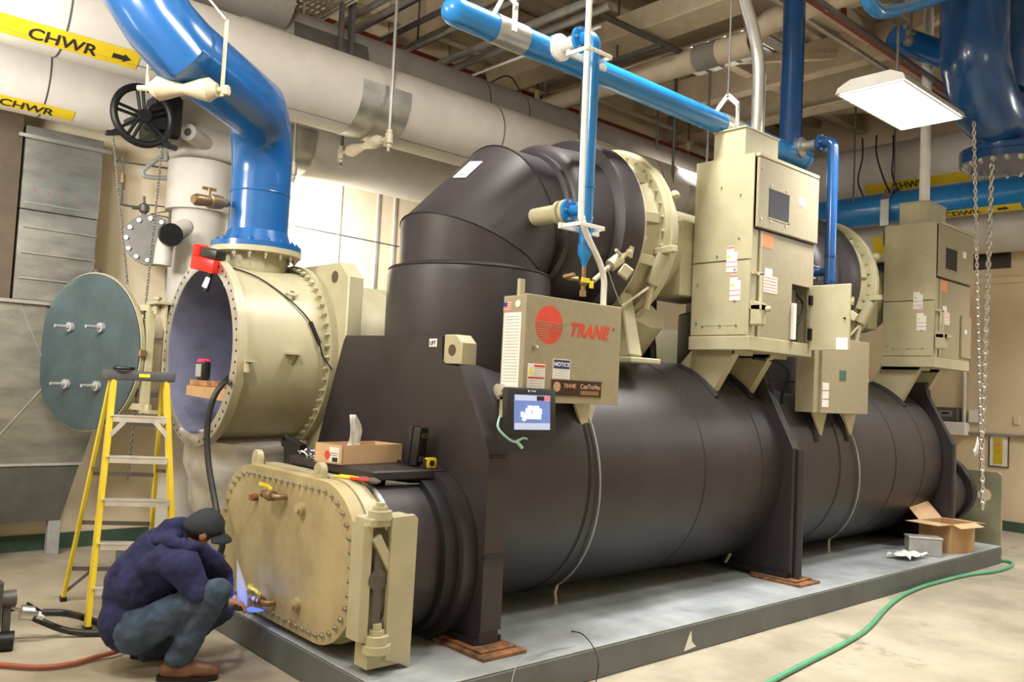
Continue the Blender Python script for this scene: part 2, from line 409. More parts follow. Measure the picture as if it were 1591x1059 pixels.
for i, x in enumerate((X1, X2, X3)):
    if i: obj('tube_sheet', sheet(x, .09), BLACK, ev)
    else:
        prof = [(.29, .20), (.29, 1.29), (.60, 1.79), (.74, 1.79), (.78, 1.83), (.78, 1.97), (1.93, 1.99), (1.96, 1.94), (2.19, 1.33), (2.24, 1.2), (2.25, .20)]
        obj('tube_sheet', MB().prism(prof, 0, x - .07, x + .07, bev=.006), BLACK, ev)
obj('lifting_lug', MB().prism([(.60, 1.80), (.60, 1.93), (.66, 1.98), (.775, 1.98), (.775, 1.80)], 0, X1 - .06, X1 + .06, bev=.006), OLIVE, ev, label='bare olive lug with a hole at the plate corner')
obj('lug_hole', MB().cyl((X1 - .063, .69, 1.885), (X1 - .05, .69, 1.885), .035, 20), BROWN, ev)
obj('lift_sticker', MB().box((X1 - .074, .83, 1.905), (X1 - .071, .91, 1.955)), PAPER, ev)
text('LIFT', .035, (X1 - .0745, .903, 1.917), (0, -1, 0), (0, 0, 1), INK, ev, bold=.0008)
# tape edge strips at plate edges
obj('edge_strip', MB().bar((X1, .285, .3), (X1, .285, 1.27), .15, .012, (0, 1, 0)).bar((X1, .283, 1.29), (X1, .59, 1.79), .15, .012, (0, 1, 0)), BLACK, ev)
obj('edge_strip', MB().bar((X1, .278, .70), (X1, .278, .73), .152, .012, (0, 1, 0)), BLACKD, ev)
for x in (X1, X2, X3):
    obj('rusty_shim', MB().box((x - .16, .14, PZ), (x + .16, .60, PZ + .022), .003).box((x - .13, .20, PZ + .022), (x + .13, .62, PZ + .036), .003), RUSTY, ev, label='rust-orange steel shim')
for x in (X1, X2, X3): obj('support_foot', MB().box((x - .10, .30, PZ + .036), (x + .10, 2.24, PZ + .07)), BLACKD, ev)
obj('middle_plate_post', MB().cyl((X2 - .01, .255, PZ + .05), (X2 - .01, .255, 1.28), .035, 16), BLACK, ev)
# welting over seams + instrument cords
def shellpt(x, phi, off=0.0): return V((x, EY - (ER + off) * math.cos(phi), EZ + (ER + off) * math.sin(phi)))
def drain(x0, x1):
    p = [shellpt(x0 + (x1 - x0) * (k / 22) ** 2, .95 - 2.0 * k / 22, .02) for k in range(23)]
    o = obj('capillary_cord', MB().tube(p, .007, 8), GREYBOX, ev)
    e = p[-1]
    c = obj('cord_end', MB().tube([e, e + V((-.03, -.01, -.04)), e + V((-.02, -.01, -.10))], .012, 8).sph(e + V((-.02, -.01, -.12)), .016), BEIGE, ev)
    lp = [e + V((-.02, -.01, -.13)) + V((.0, 0, 0)) + V((.022 * math.sin(t), 0, -.03 + .03 * math.cos(t))) for t in [2 * PI * k / 12 for k in range(13)]]
    obj('cord_loop', MB().tube(lp, .003, 6), STEEL, ev)
    return o
drain(4.14, 4.27); drain(7.70, 8.12)
obj('cord_end', MB().tube([shellpt(6.26, -.95, .03), shellpt(6.30, -1.06, .06)], .012, 8), BEIGE, ev)
for x, ph in ((3.78, -.2), (3.66, -.08)):
    obj('foam_patch', MB().prism([(x, 0), (x + .12, .01), (x + .12, .12), (x, .11)], 1, 0, .006), BLACK, ev) if False else None
# far end neck
obj('end_neck', MB().prism([(EY + (a - EY), b) for a, b in [(EY + .96 * math.cos(2 * PI * k / 40) , .72 + .52 * math.sin(2 * PI * k / 40)) for k in range(40)]], 0, X3, X3 + .40), BLACK, ev)
obj('end_flange', MB().prism([(EY + 1.03 * math.cos(2 * PI * k / 48), .75 + .56 * math.sin(2 * PI * k / 48)) for k in range(48)], 0, X3 + .40, X3 + .52, bev=.01), BLACKD, ev)

# ================================================================== EVAPORATOR WATER BOX (near end)
WZ = .67
def stadium(hw, r, n=14, cy=EY, cz=WZ, hh=None):
    hh = r if hh is None else hh; out = []
    for (sx, sz, a0) in ((1, 1, 0), (-1, 1, PI / 2), (-1, -1, PI), (1, -1, 3 * PI / 2)):
        for k in range(n + 1):
            a = a0 + PI / 2 * k / n
            out.append((cy + sx * (hw - r) + r * math.cos(a), cz + sz * (hh - r) + r * math.sin(a)))
    return out
wb = thing('evaporator_water_box', (2.8, EY, PZ), 'bolted olive obround end cover with its hinge, in front of the crouching person', 'water box')
obj('insulated_body', MB().prism(stadium(.83, .40, hh=.44), 0, 2.62, X1 - .07), BLACK, wb, label='black insulated neck')
obj('insulated_flange', MB().prism(stadium(.93, .50, hh=.52), 0, X1 - .17, X1 - .075, bev=.01), BLACK, wb)
obj('insulated_flange', MB().prism(stadium(.88, .46, hh=.48), 0, X1 - .26, X1 - .171, bev=.01), BLACKD, wb)
obj('body_flange', MB().prism(stadium(.86, .41, hh=.45), 0, 2.47, 2.56, bev=.006).prism(stadium(.82, .38, hh=.42), 0, 2.56, 2.68), OLIVE, wb)
obj('clip_bead', MB().prism(stadium(.845, .405, hh=.443), 0, 2.60, 2.625), STEEL, wb)
cov = obj('cover_plate', MB().prism(stadium(.85, .40, hh=.44), 0, 2.38, 2.465, bev=.006), OLIVED, wb)
# bolts evenly around the perimeter
def perim(poly, n, off=0.0):
    P = [V((0, a, b)) for a, b in poly]; L = [0]
    for i in range(len(P)): L.append(L[-1] + (P[(i + 1) % len(P)] - P[i]).length)
    out = []
    for k in range(n):
        t = (k + off) / n * L[-1]; i = max(j for j in range(len(P)) if L[j] <= t)
        out.append(P[i].lerp(P[(i + 1) % len(P)], (t - L[i]) / max(1e-9, L[i + 1] - L[i])))
    return out
bolts(wb, [V((2.38, p.y, p.z)) for p in perim(stadium(.80, .35, hh=.39), 56)], (-1, 0, 0), .016, .014, name='bolt')
for y, z in ((at(400, 725, 0, 2.44).y, 1.10), (at(498, 737, 0, 2.44).y, 1.10)):
    mb = MB(); x0, x1 = (2.42, 2.46)
    pts = [(y - .05, z), (y - .05, z + .05)] + [(y - .05 * math.cos(PI * k / 8), z + .05 + .05 * math.sin(PI * k / 8)) for k in range(1, 8)] + [(y + .05, z + .05), (y + .05, z)]
    mb.prism(pts, 0, x0, x1, bev=.004)
    mb.cyl((x0 - .002, y, z + .052), (x1 + .002, y, z + .052), .02, 14)
    obj('lifting_eye', mb, OLIVE, wb)
for px, py in ((468, 790), (388, 915), (460, 938)):
    p = at(px, py, 0, 2.37); y, z = p.y, p.z
    obj('pipe_plug', MB().cyl((2.38, y, z), (2.352, y, z), .036, 16).cyl((2.352, y, z), (2.335, y, z), .024, 6), OLIVED, wb)
p = at(395, 772, 0, 2.36); y, z = p.y, p.z
obj('rusty_stud', MB().cyl((2.38, y, z), (2.345, y, z), .022, 12).box((2.33, y - .015, z - .015), (2.352, y + .015, z + .015)), RUSTY, wb)
# hinge
hg = obj('hinge_bracket', MB().prism([(2.50, .25), (2.66, .20), (2.665, .96), (2.64, .985), (2.50, .98)], 1, .30, .335, bev=.004)
    .box((2.38, .31, .93), (2.66, .47, .975), .006).prism([(2.40, .22), (2.66, .22), (2.66, .30), (2.40, .34)], 1, .31, .43), OLIVE, wb)
obj('hinge_leaf', MB().prism([(2.35, .36), (2.41, .34), (2.41, .93), (2.35, .95)], 1, .33, .45, bev=.006), OLIVE, wb)
obj('hinge_gusset', MB().bar((2.42, .325, .88), (2.53, .325, .70), .03, .05).bar((2.545, .318, .93), (2.60, .318, .72), .02, .04), OLIVE, wb)
obj('hinge_pin', MB().cyl((2.455, .35, .965), (2.455, .35, 1.01), .062, 22).cyl((2.455, .35, 1.01), (2.455, .35, 1.03), .04, 6).cyl((2.455, .35, 1.03), (2.455, .35, 1.05), .025, 12), OLIVE, wb)
obj('hinge_pin', MB().cyl((2.455, .32, .34), (2.455, .32, .385), .062, 22).cyl((2.455, .32, .385), (2.455, .32, .41), .04, 6).cyl((2.455, .32, .41), (2.455, .32, .44), .025, 12).cyl((2.455, .32, .30), (2.455, .32, .34), .075, 22), OLIVE, wb)
obj('lifting_hole', MB().cyl((2.40, .3285, .66), (2.44, .3285, .66), .0, 6).torus((2.465, .325, .66), (0, 1, 0), .045, .012, 24, 8), PAPER, wb) if False else None
obj('hinge_slot', MB().box((2.425, .327, .42), (2.475, .332, .86)), DGREY, wb)
obj('hinge_eye', MB().cyl((2.45, .333, .66), (2.45, .322, .66), .055, 24), DGREY, wb)
def ball_valve(px, py, label):
    p = at(px, py, 0, 2.33); y, z = p.y, p.z
    v = tag(thing('ball_valve', (2.36, y, z), label, 'valve'), label, 'valve')
    obj('body', MB().tube([(2.38, y - .09, z), (2.34, y - .09, z), (2.32, y - .07, z), (2.32, y + .08, z)], .018, 12).cyl((2.32, y - .045, z), (2.32, y + .035, z), .030, 14).sph((2.32, y - .005, z), .034).cyl((2.32, y + .07, z), (2.32, y + .095, z), .024, 6), BRASS, v)
    obj('lever', MB().cyl((2.32, y, z + .02), (2.32, y, z + .05), .009, 8).bar((2.32, y - .02, z + .035), (2.32, y + .045, z + .052), .018, .006, (1, 0, 0)).bar((2.32, y + .045, z + .052), (2.32, y + .15, z + .052), .018, .006, (1, 0, 0)), YLEV, v)
    return v
ball_valve(422, 769, 'small brass drain valve with yellow lever near the top of the bolted cover')
ball_valve(404, 932, 'lower brass drain valve with yellow lever beside the torch flame')
# platform slab and the loose things on it
SZ = 1.172
tag(obj('insulation_slab', MB().box((2.60, .66, 1.118), (3.11, 1.66, SZ), .008), BLACK), 'flat black insulated slab on top of the water box neck, under the parts box', 'insulation block')
bx = thing('cardboard_tray', (2.8, 1.1, SZ), 'open brown cardboard parts box with shipping label and white plastic sheet inside', 'box')
U = V((.988, .15, 0)).normalized(); W_ = V((-.15, .988, 0)).normalized(); O = V((2.59, .985, SZ + .001))
M = Matrix(((U.x, W_.x, 0, O.x), (U.y, W_.y, 0, O.y), (0, 0, 1, O.z), (0, 0, 0, 1)))
LW, DW, HW = .475, .26, .115
obj('carton', MB().box((0, 0, 0), (LW, .006, HW), 0, M).box((0, DW - .006, 0), (LW, DW, HW), 0, M).box((0, 0, 0), (.006, DW, HW), 0, M).box((LW - .006, 0, 0), (LW, DW, HW), 0, M).box((0, 0, 0), (LW, DW, .006), 0, M), CARDL, bx)
obj('shipping_label', MB().box((-.002, .03, .012), (-.0005, .12, .10), 0, M), PAPER, bx)
obj('red_round_sticker', MB().cyl(M @ V((-.0035, .135, .05)), M @ V((-.0005, .135, .05)), .026, 20), REDP, bx)
obj('label_print', MB().box((-.003, .04, .05), (-.002, .11, .053), 0, M).box((-.003, .04, .062), (-.002, .11, .065), 0, M).box((-.003, .04, .015), (-.002, .09, .04), 0, M), INK, bx)
sheetp = MB(); rows = []
for i in range(9):
    t = i / 8; row = []
    for j in range(6):
        s_ = j / 5 - .5
        wd = (.10 if i < 6 else .10 - .02 * (i - 5)); p = M @ V((.17 + s_ * wd + .03 * math.sin(t * 3), .13 + .012 * math.sin(j * 2.2 + i), .02 + .27 * t)); row.append(sheetp.bm.verts.new(p))
    rows.append(row)
for i in range(8):
    for j in range(5): sheetp.bm.faces.new((rows[i][j], rows[i][j + 1], rows[i + 1][j + 1], rows[i + 1][j]))
ps = tag(obj('plastic_sheet', sheetp, CLEARP), 'white crumpled plastic sheet standing up out of the cardboard parts box', 'plastic sheet')
sm = ps.modifiers.new('thick', 'SOLIDIFY'); sm.thickness = .002
cs = thing('tool_case', (3.0, .86, SZ), 'black plastic tool case standing on edge behind the cardboard parts box', 'case')
Mc = Matrix.Translation((2.985, .80, SZ + .002)) @ Matrix.Rotation(math.radians(14), 4, 'Z') @ Matrix.Rotation(math.radians(6), 4, 'X')
obj('shell', MB().box((0, 0, 0), (.085, .06, .235), .012, Mc, 2).box((0, .062, 0), (.085, .11, .235), .012, Mc, 2), BLKP, cs)
obj('latch', MB().box((.02, -.006, .03), (.065, 0, .06), .002, Mc), DGREY, cs); obj('latch', MB().box((.02, -.006, .17), (.065, 0, .2), .002, Mc), DGREY, cs)
tm = thing('tape_measure', (3.0, .69, SZ), 'small yellow and black tape measure on the edge of the black slab', 'tape measure')
obj('body', MB().box((2.98, .685, SZ + .001), (3.06, .72, SZ + .066), .012, seg=2), YEL, tm); obj('grip', MB().box((2.972, .688, SZ + .001), (2.984, .718, SZ + .06), .004).cyl((3.02, .683, SZ + .034), (3.02, .722, SZ + .034), .018, 16), BLKP, tm)
def pliers(a, b, m, label):
    a = V(a); b = V(b); d = (b - a).normalized(); s_ = V((-d.y, d.x, 0)); t = thing('pliers', a, label, 'pliers'); c = a.lerp(b, .62)
    obj('handle', MB().tube([a + s_ * .025, a.lerp(c, .5) + s_ * .022, c], .009, 8), m, t)
    obj('handle', MB().tube([a - s_ * .025, a.lerp(c, .5) - s_ * .022, c], .009, 8), m, t)
    obj('jaws', MB().tube([c, c.lerp(b, .4), b], .01, 8, rs=[.016, .018, .005]), DGREY, t)
zt = 1.128
pliers((2.50, .88, zt), (2.585, .62, zt), YEL, 'pliers with yellow handles lying on top of the water box neck')
pliers((2.54, .76, zt), (2.585, .56, zt), REDT, 'pliers with red handles beside the yellow-handled pair')
tag(obj('screwdriver', MB().tube([(2.60, .53, 1.125), (2.72, .50, 1.118)], .012, 8, rs=[.014, .006]).tube([(2.72, .50, 1.118), (2.80, .50, 1.116)], .004, 6), DGREY), 'dark screwdriver lying on the black neck right of the pliers', 'screwdriver')
# loose bolts: a small heap nobody could count
mb = MB()
for i in range(60):
    p = V((2.60 + random.random() * .12, 1.30 + random.random() * .26, SZ + .006 + random.random() * .035)); d = V((random.uniform(-1, 1), random.uniform(-1, 1), random.uniform(-.3, .5))).normalized() * .025
    mb.cyl(p, p + d, .006, 6)
tag(obj('loose_bolts', mb, STEEL), 'heap of loose silver bolts left of the cardboard parts box', 'bolts', kind='stuff')
tag(obj('blue_pen', MB().cyl((2.60, 1.30, SZ + .04), (2.63, 1.48, SZ + .045), .006, 8), NAVYL), 'blue pen lying on the heap of loose bolts', 'pen')
# black lug standing left of the slab
tag(obj('lug_plate', MB().prism([(1.95, .55), (2.04, .56), (2.10, 1.22), (2.08, 1.26), (1.86, 1.22)], 0, 2.78, 2.83, bev=.004).torus((2.80, 2.12, 1.225), (1, 0, 0), .035, .014, 20, 8), BLACKD), 'black plate with a ring lug behind the bolted cover, under the round tank', 'bracket')

# ================================================================== CONDENSER
KY, KZ = 2.78, 1.83
cn = thing('condenser_vessel', (6.5, KY, PZ), 'olive painted round vessel with thick corner plate behind the black vessel', 'tank')
obj('tube_sheet', MB().prism([(1.98, .9), (1.98, 2.42), (2.12, 2.54), (3.30, 2.54), (3.58, 2.40), (3.58, .9), (3.2, PZ), (2.3, PZ)], 0, 3.15, 3.28, bev=.01), OLIVE, cn)
obj('shell', MB().lathe((3.28, KY, KZ), (9.8, KY, KZ), [(0, .62), (6.5, .62)], 64), OLIVE, cn)
obj('tube_sheet', MB().prism([(2.0, PZ), (2.0, 2.5), (3.58, 2.5), (3.58, PZ)], 0, 9.78, 9.9, bev=.01), OLIVE, cn)
obj('lifting_hole', MB().cyl((3.151, 2.18, 2.43), (3.146, 2.18, 2.43), .045, 24), BROWN, cn)
obj('support_leg', MB().box((5.9, 2.3, PZ), (6.0, 3.2, 1.4)), OLIVE, cn)
cw = thing('condenser_water_box', (2.77, KY, KZ), 'open olive cylindrical water box with slate blue lining, below the blue riser pipe', 'water box')
MX = 2.40
mb = MB().ring((MX, KY, KZ), (MX + .06, KY, KZ), .70, .605, 72); mb.lathe((MX + .06, KY, KZ), (3.09, KY, KZ), [(0, .655), (.63, .655)], 72, caps=False)
mb.ring((3.09, KY, KZ), (3.15, KY, KZ), .715, .60, 72)
obj('body', mb, OLIVE, cw)
mb = MB().lathe((MX + .002, KY, KZ), (3.12, KY, KZ), [(0, .605), (.02, .600), (.70, .600), (.705, .0005)], 72, caps=False)
obj('lining', mb, SLATEP, cw)
mb = MB()
mb.ring((MX - .003, KY, KZ), (MX + .001, KY, KZ), .695, .607, 72)
obj('flange_face', mb, STEEL, cw)
bolts(cw, circ((MX - .003, KY, KZ), (1, 0, 0), .665, 56), (-1, 0, 0), .010, .002, DARKM, 'bolt_hole', 8)
bolts(cw, circ((3.09, KY, KZ), (1, 0, 0), .685, 52), (-1, 0, 0), .016, .022, OLIVE, 'bolt')
obj('nozzle', MB().cyl((2.80, KY, KZ + .5), (2.80, KY, 2.585), .225, 40).cyl((2.80, KY, 2.585), (2.80, KY, 2.625), .335, 48), OLIVE, cw)
bolts(cw, circ((2.80, KY, 2.585), (0, 0, 1), .295, 16, .2), (0, 0, -1), .02, .03, STEEL, 'bolt')
def cwp(x, phi, off=0): return V((x, KY - (.655 + off) * math.cos(phi), KZ + (.655 + off) * math.sin(phi)))
obj('lifting_eye', MB().torus(cwp(2.86, .72, .03), (0, .65, -.76), .03, .013, 20, 8), OLIVE, cw)
obj('bracket', MB().box(cwp(2.80, .10, -.01) + V((-.05, -.05, 0)), cwp(2.80, .10, 0) + V((.05, .02, .012))).prism([(0, 0), (0, 0)], 0, 0, 0) if False else MB().box((2.76, 2.07, 1.83), (2.87, 2.14, 1.845)).prism([(2.075, 1.83), (2.14, 1.83), (2.14, 1.74)], 0, 2.81, 2.825), OLIVE, cw)
obj('bracket', MB().box((2.44, 2.04, 1.76), (2.52, 2.14, 1.775)).cyl((2.46, 2.07, 1.69), (2.46, 2.07, 1.76), .02, 10), OLIVE, cw)
sn = [cwp(2.50, 1.15, .01), cwp(2.66, .95, .012), cwp(2.84, .62, .012), cwp(2.96, .38, .012), cwp(3.02, .14, .015), cwp(3.05, .0, .02), cwp(3.10, -.12, .075)]
obj('sensor_cable', MB().tube(smoothpath(sn, 4), .006, 6), DARKM, cw)
for a, bb in ((sn[3], sn[4]),): obj('cable_joint', MB().tube([a, a.lerp(bb, .5), bb], .016, 8), DARKM, cw)
# hinge arm side
obj('hinge_flange', MB().prism([(3.42, 1.24), (3.56, 1.24), (3.56, 2.20), (3.50, 2.24), (3.40, 2.18)], 0, 2.42, 2.47, bev=.004), OLIVE, cw)
obj('hinge_bracket', MB().box((2.30, 3.42, 2.195), (2.47, 3.62, 2.215)).prism([(3.44, 1.98), (3.44, 2.195), (3.60, 2.195)], 0, 2.38, 2.395), OLIVE, cw)
obj('hinge_pin', MB().cyl((2.35, 3.56, 2.12), (2.35, 3.56, 2.26), .022, 12).cyl((2.35, 3.56, 2.235), (2.35, 3.56, 2.255), .035, 6), OLIVE, cw)
obj('hinge_bracket', MB().box((2.30, 3.42, 1.33), (2.47, 3.62, 1.35)), OLIVE, cw)
# open cover, swung back beside the mouth
CC = V((2.05, 4.25, 1.80)); CN = V((math.cos(math.radians(200)), math.sin(math.radians(200)), 0)); CT = V((CN.y, -CN.x, 0))
cv = thing('water_box_cover', CC - V((0, 0, .66)), 'large round slate blue cover swung open on its hinge behind the yellow stepladder', 'cover')
obj('cover_plate', MB().cyl(CC, CC - CN * .035, .665, 72), OLIVE, cv)
obj('lined_face', MB().lathe(CC, CC + CN, [(0, .655), (.012, .655), (.014, .645), (.022, .60), (.024, .0005)], 72), SLATE, cv)
hp = [CC + CN * .012 + CT * (.635 * math.cos(2 * PI * k / 56)) + V((0, 0, .635 * math.sin(2 * PI * k / 56))) for k in range(56)]
bolts(cv, hp, CN, .009, .002, DARKM, 'bolt_hole', 8)
for a, z in ((-.20, .20), (.20, .20), (-.20, -.28), (.20, -.28)):
    p = CC + CT * a + V((0, 0, z)) + CN * .024
    obj('anode_stud', MB().cyl(p, p + CN * .03, .04, 16).cyl(p + CN * .03, p + CN * .05, .02, 12).cyl(p + CN * .05, p + CN * .15, .014, 10), GREYBOX, cv)
hs = V((2.40, 3.52, 0))
obj('hinge_arm', MB().bar(CC - CN * .06 - CT * .0 + V((0, 0, .39)), V((2.36, 3.58, 2.17)), .03, .05), OLIVE, cv); obj('hinge_arm', MB().bar(CC - CN * .06 + V((0, 0, -.42)), V((2.36, 3.58, 1.37)), .03, .05), OLIVE, cv)
obj('hinge_post', MB().bar((2.34, 3.66, 1.32), (2.34, 3.66, 2.22), .09, .05), OLIVE, cv)
obj('edge_clamp', MB().box(CC - CT * (.68 if CT.y > 0 else -.68) + V((-.03, -.02, -.03)), CC - CT * (.68 if CT.y > 0 else -.68) + V((.03, .02, .03)), .01), BRASS, cv)
obj('top_lug', MB().sph(CC + V((.03, .02, .67)), .035), BROWN, cv)
# things in the mouth
tag(obj('plywood_shelf', MB().box((2.44, 2.32, 1.575), (2.60, 3.00, 1.615), .002), WOOD), 'stained plywood strip lying across the mouth of the open water box', 'board')
tag(obj('cardboard_sheet', MB().prism([(2.27, 1.48), (3.03, 1.50), (3.03, 1.572), (2.32, 1.572)], 0, 2.43, 2.62), CARD), 'folded grey-brown cardboard sheet under the plywood strip in the mouth', 'cardboard')
ph = thing('laser_level', (2.47, 2.86, 1.617), 'small black and red battery device standing on the plywood strip', 'measuring tool')
obj('case', MB().box((2.45, 2.80, 1.617), (2.52, 2.93, 1.76), .02, seg=2), BLKP, ph)
obj('face', MB().box((2.444, 2.815, 1.64), (2.45, 2.915, 1.735), .002), GREYBOX, ph)
obj('red_top', MB().box((2.448, 2.81, 1.742), (2.515, 2.92, 1.775), .012), glow('red_lit_plastic', (.7, .03, .10), .35), ph)
wl = thing('work_light', (2.42, 2.62, 2.35), 'red and black battery work light clipped on the rim of the open water box', 'work light')
Mw = Matrix.Translation((2.36, 2.62, 2.46)) @ Matrix.Rotation(math.radians(12), 4, 'X') @ Matrix.Rotation(math.radians(20), 4, 'Z')
obj('body', MB().box((-.06, -.13, -.06), (.06, .11, .04), .015, Mw, 2).box((-.05, .05, .03), (.05, .12, .12), .012, Mw), REDT, wl)
obj('battery_pack', MB().box((-.05, -.13, .041), (.05, .03, .11), .012, Mw, 2), BLKP, wl)
obj('lamp_neck', MB().tube([Mw @ V((0, -.05, -.06)), Mw @ V((0, -.03, -.20))], .02, 10), BLKP, wl)
obj('lens', MB().cyl(Mw @ V((-.01, -.045, -.10)), Mw @ V((-.03, -.04, -.17)), .016, 12), glow('lit_led_lens', (1, .97, .9), 4), wl)
hs_ = [at(372, 575, 0, 2.58), at(352, 590, 0, 2.40), at(332, 618, 0, 2.30), at(322, 665, 0, 2.27), at(324, 720, 0, 2.27), at(335, 785, 0, 2.28), at(345, 850, 0, 2.26), V((2.2, 1.98, .25)), V((2.12, 2.05, .05)), V((1.9, 2.2, .025)), V((1.6, 2.35, .03)), V((1.42, 2.45, .10)), V((1.33, 2.47, .16))]
tag(obj('suction_hose', MB().tube(smoothpath(hs_, 6), .020, 12), RUBBER), 'thick black hose hanging out of the open water box down to the floor', 'hose')
# ================================================================== BLUE RISER
rs = thing('blue_riser_pipe', (2.80, KY, 2.625), 'wide glossy blue elbow pipe rising from the open round water box at left', 'pipe')
rc = V((2.80, KY, 0))
path = [(2.80, KY, 2.70), (2.80, KY, 3.20)] + [tuple(V((2.80, KY, 3.20)) + V((-.34 * (1 - math.cos(a)) * .72, -.34 * (1 - math.cos(a)) * .98, .42 * math.sin(a)))) for a in [PI / 2 * k / 7 for k in range(1, 8)]]
e = V(path[-1]); E1 = at(285, 78, 2, 3.68); E2 = at(215, 10, 2, 3.9)
path += [tuple(E1), tuple(E1.lerp(E2, .5) + V((0, 0, .02))), tuple(E2 + V((0, 0, .1))), tuple(E2 + V((-.05, -.06, .7))), tuple(E2 + V((-.05, -.06, 2.2)))]
obj('pipe', MB().tube(path, .225, 40), BLUE, rs, sharp=50)
obj('flange', MB().cyl((2.80, KY, 2.626), (2.80, KY, 2.665), .335, 48).lathe((2.80, KY, 2.665), (2.80, KY, 3), [(0, .26), (.10, .228)], 40), BLUE, rs)
bolts(rs, circ((2.80, KY, 2.665), (0, 0, 1), .295, 16, .2), (0, 0, 1), .02, .02, BLUE, 'bolt')
obj('weld_ring', MB().torus((2.80, KY, 3.06), (0, 0, 1), .223, .008, 40, 8), BLUE, rs)
v = thing('bronze_ball_valve', (2.50, KY, 2.9), 'small bronze valve screwed into the side of the blue riser pipe', 'valve')
p0 = at(352, 316, 1, KY); p1 = at(300, 309, 1, KY - .10); d = (p1 - p0).normalized(); Lv = (p1 - p0).length
obj('body', MB().lathe(p0, p1, [(0, .03), (.05, .03), (.055, .05), (.10, .055), (.16, .055), (.165, .04), (Lv - .03, .045), (Lv, .03)], 16), BRASS, v)
obj('stem', MB().cyl(p0.lerp(p1, .55), p0.lerp(p1, .55) + V((0, 0, .10)), .014, 10).box(p0.lerp(p1, .55) + V((-.05, -.01, .08)), p0.lerp(p1, .55) + V((.05, .01, .10))), BRASS, v)
obj('nipple', MB().cyl(p0 - d * .02, p0 + d * .04, .022, 12), BLUE, v)

def spool_roller(name, a, b, R, r, m, parent):
    L = (V(b) - V(a)).length
    return obj(name, MB().lathe(a, b, [(0, r * .55), (.02, r * .7), (L * .12, r), (L * .25, r * .85), (L * .5, r * .45), (L * .75, r * .85), (L * .88, r), (L - .02, r * .7), (L, r * .55)], 20), m, parent)
# roller hanger under the big blue pipe
A0 = at(228, 137, 2, 3.42); A1 = at(345, 140, 2, 3.42)
rh = thing('roller_hanger', A1, 'cream pipe roller hanger carrying the wide blue elbow pipe', 'pipe hanger')
spool_roller('roller', A0 + (A1 - A0) * .06, A0 + (A1 - A0) * .94, 0, .075, BEIGE, rh)
up = V((0, 0, 1))
obj('clevis_strap', MB().bar(A1 - V((0, 0, .04)), A1 + V((0, 0, .44)), .035, .012).bar(A1 + V((0, 0, .44)), A1.lerp(A0, .30) + V((0, 0, .60)), .035, .012).bar(A0 - V((0, 0, .02)), A0 + V((0, 0, .60)), .03, .012).bar(A1.lerp(A0, .30) + V((0, 0, .60)), A0 + V((0, 0, .60)), .03, .012), BEIGE, rh)
obj('axle_bolt', MB().cyl(A0 - (A1 - A0) * .12, A1 + (A1 - A0) * .08, .018, 10).cyl(A1 + (A1 - A0) * .02, A1 + (A1 - A0) * .09, .032, 6), BEIGE, rh)
obj('hanger_rod', MB().cyl(A1.lerp(A0, .5) + V((0, 0, .60)), A1.lerp(A0, .5) + V((0, 0, 3.0)), .012, 8), STEEL, rh)

# ================================================================== OVERHEAD INSULATED PIPES
def xpipe(y, z, r, x0, x1, m, name, label):
    o = tag(obj(name, MB().lathe((x0, y, z), (x1, y, z), [(0, r), (x1 - x0, r)], 64), m), label, 'pipe'); o['_w'] = tuple(o.location); return o
AY, AZ, AR = 3.44, 4.287, .357
BY, BZ, BR = 4.45, 4.05, .33
pA = xpipe(AY, AZ, AR, -2.99, 12.6, WHITE, 'insulated_pipe', 'white insulated overhead pipe nearest the camera, with yellow band at top left')
pB = xpipe(BY, BZ, BR, -2.99, 12.6, WHITE, 'insulated_pipe', 'lower cream-grey insulated overhead pipe running just in front of the back wall')
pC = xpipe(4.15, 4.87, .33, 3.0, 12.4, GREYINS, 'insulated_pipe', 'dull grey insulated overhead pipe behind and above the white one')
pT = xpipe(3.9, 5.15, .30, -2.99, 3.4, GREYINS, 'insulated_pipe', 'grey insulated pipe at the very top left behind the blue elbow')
obj('jacket_seam', MB().box((-2.98, AY - .165, AZ - .322), (12.5, AY - .158, AZ - .313)), DGREY, pA)
for x in (1.46, 5.5, 8.1): obj('jacket_band', MB().lathe((x, AY, AZ), (x + 1, AY, AZ), [(0, AR + .001), (0, AR + .003), (.012, AR + .003), (.012, AR + .001)], 64, caps=False), DGREY, pA)
for x in (1.58, 6.2): obj('jacket_band', MB().lathe((x, BY, BZ), (x + 1, BY, BZ), [(0, BR + .001), (0, BR + .003), (.012, BR + .003), (.012, BR + .001)], 64, caps=False), DGREY, pB)
for x in (5.9, 6.5): obj('jacket_band', MB().lathe((x, 4.15, 4.87), (x + 1, 4.15, 4.87), [(0, .331), (0, .333), (.015, .333), (.015, .331)], 64, caps=False), DGREY, pC)
ph = -1.00
band(pA, YLAB, AR + .001, AY, AZ, .60, 1.98, ph, .165)
wraptext('CHWR', .138, INK, pA, AR + .006, AY, AZ, 1.24, ph - .02, bold=.003, xs=1.05)
def arrow(parent, R, ay, az, x, ph, s, along=(1, 0, 0), sgn=1):
    pts = [(-s, .28 * s), (0, .28 * s), (0, .5 * s), (.75 * s, 0), (0, -.5 * s), (0, -.28 * s), (-s, -.28 * s)]; mb = MB(); vs = []
    for a, b_ in pts:
        q = ph + b_ / R; a *= sgn
        vs.append(mb.bm.verts.new((x + a, ay - R * math.cos(q), az + R * math.sin(q)) if along[0] else (ay - R * math.cos(q), x - a, az + R * math.sin(q))))
    mb.bm.faces.new(vs); return obj('flow_arrow', mb, INK, parent)
arrow(pA, AR + .006, AY, AZ, 1.87, ph - .0, .077)
ph2 = -1.15
band(pB, YLAB, BR + .001, BY, BZ, .7, 1.82, ph2, .13)
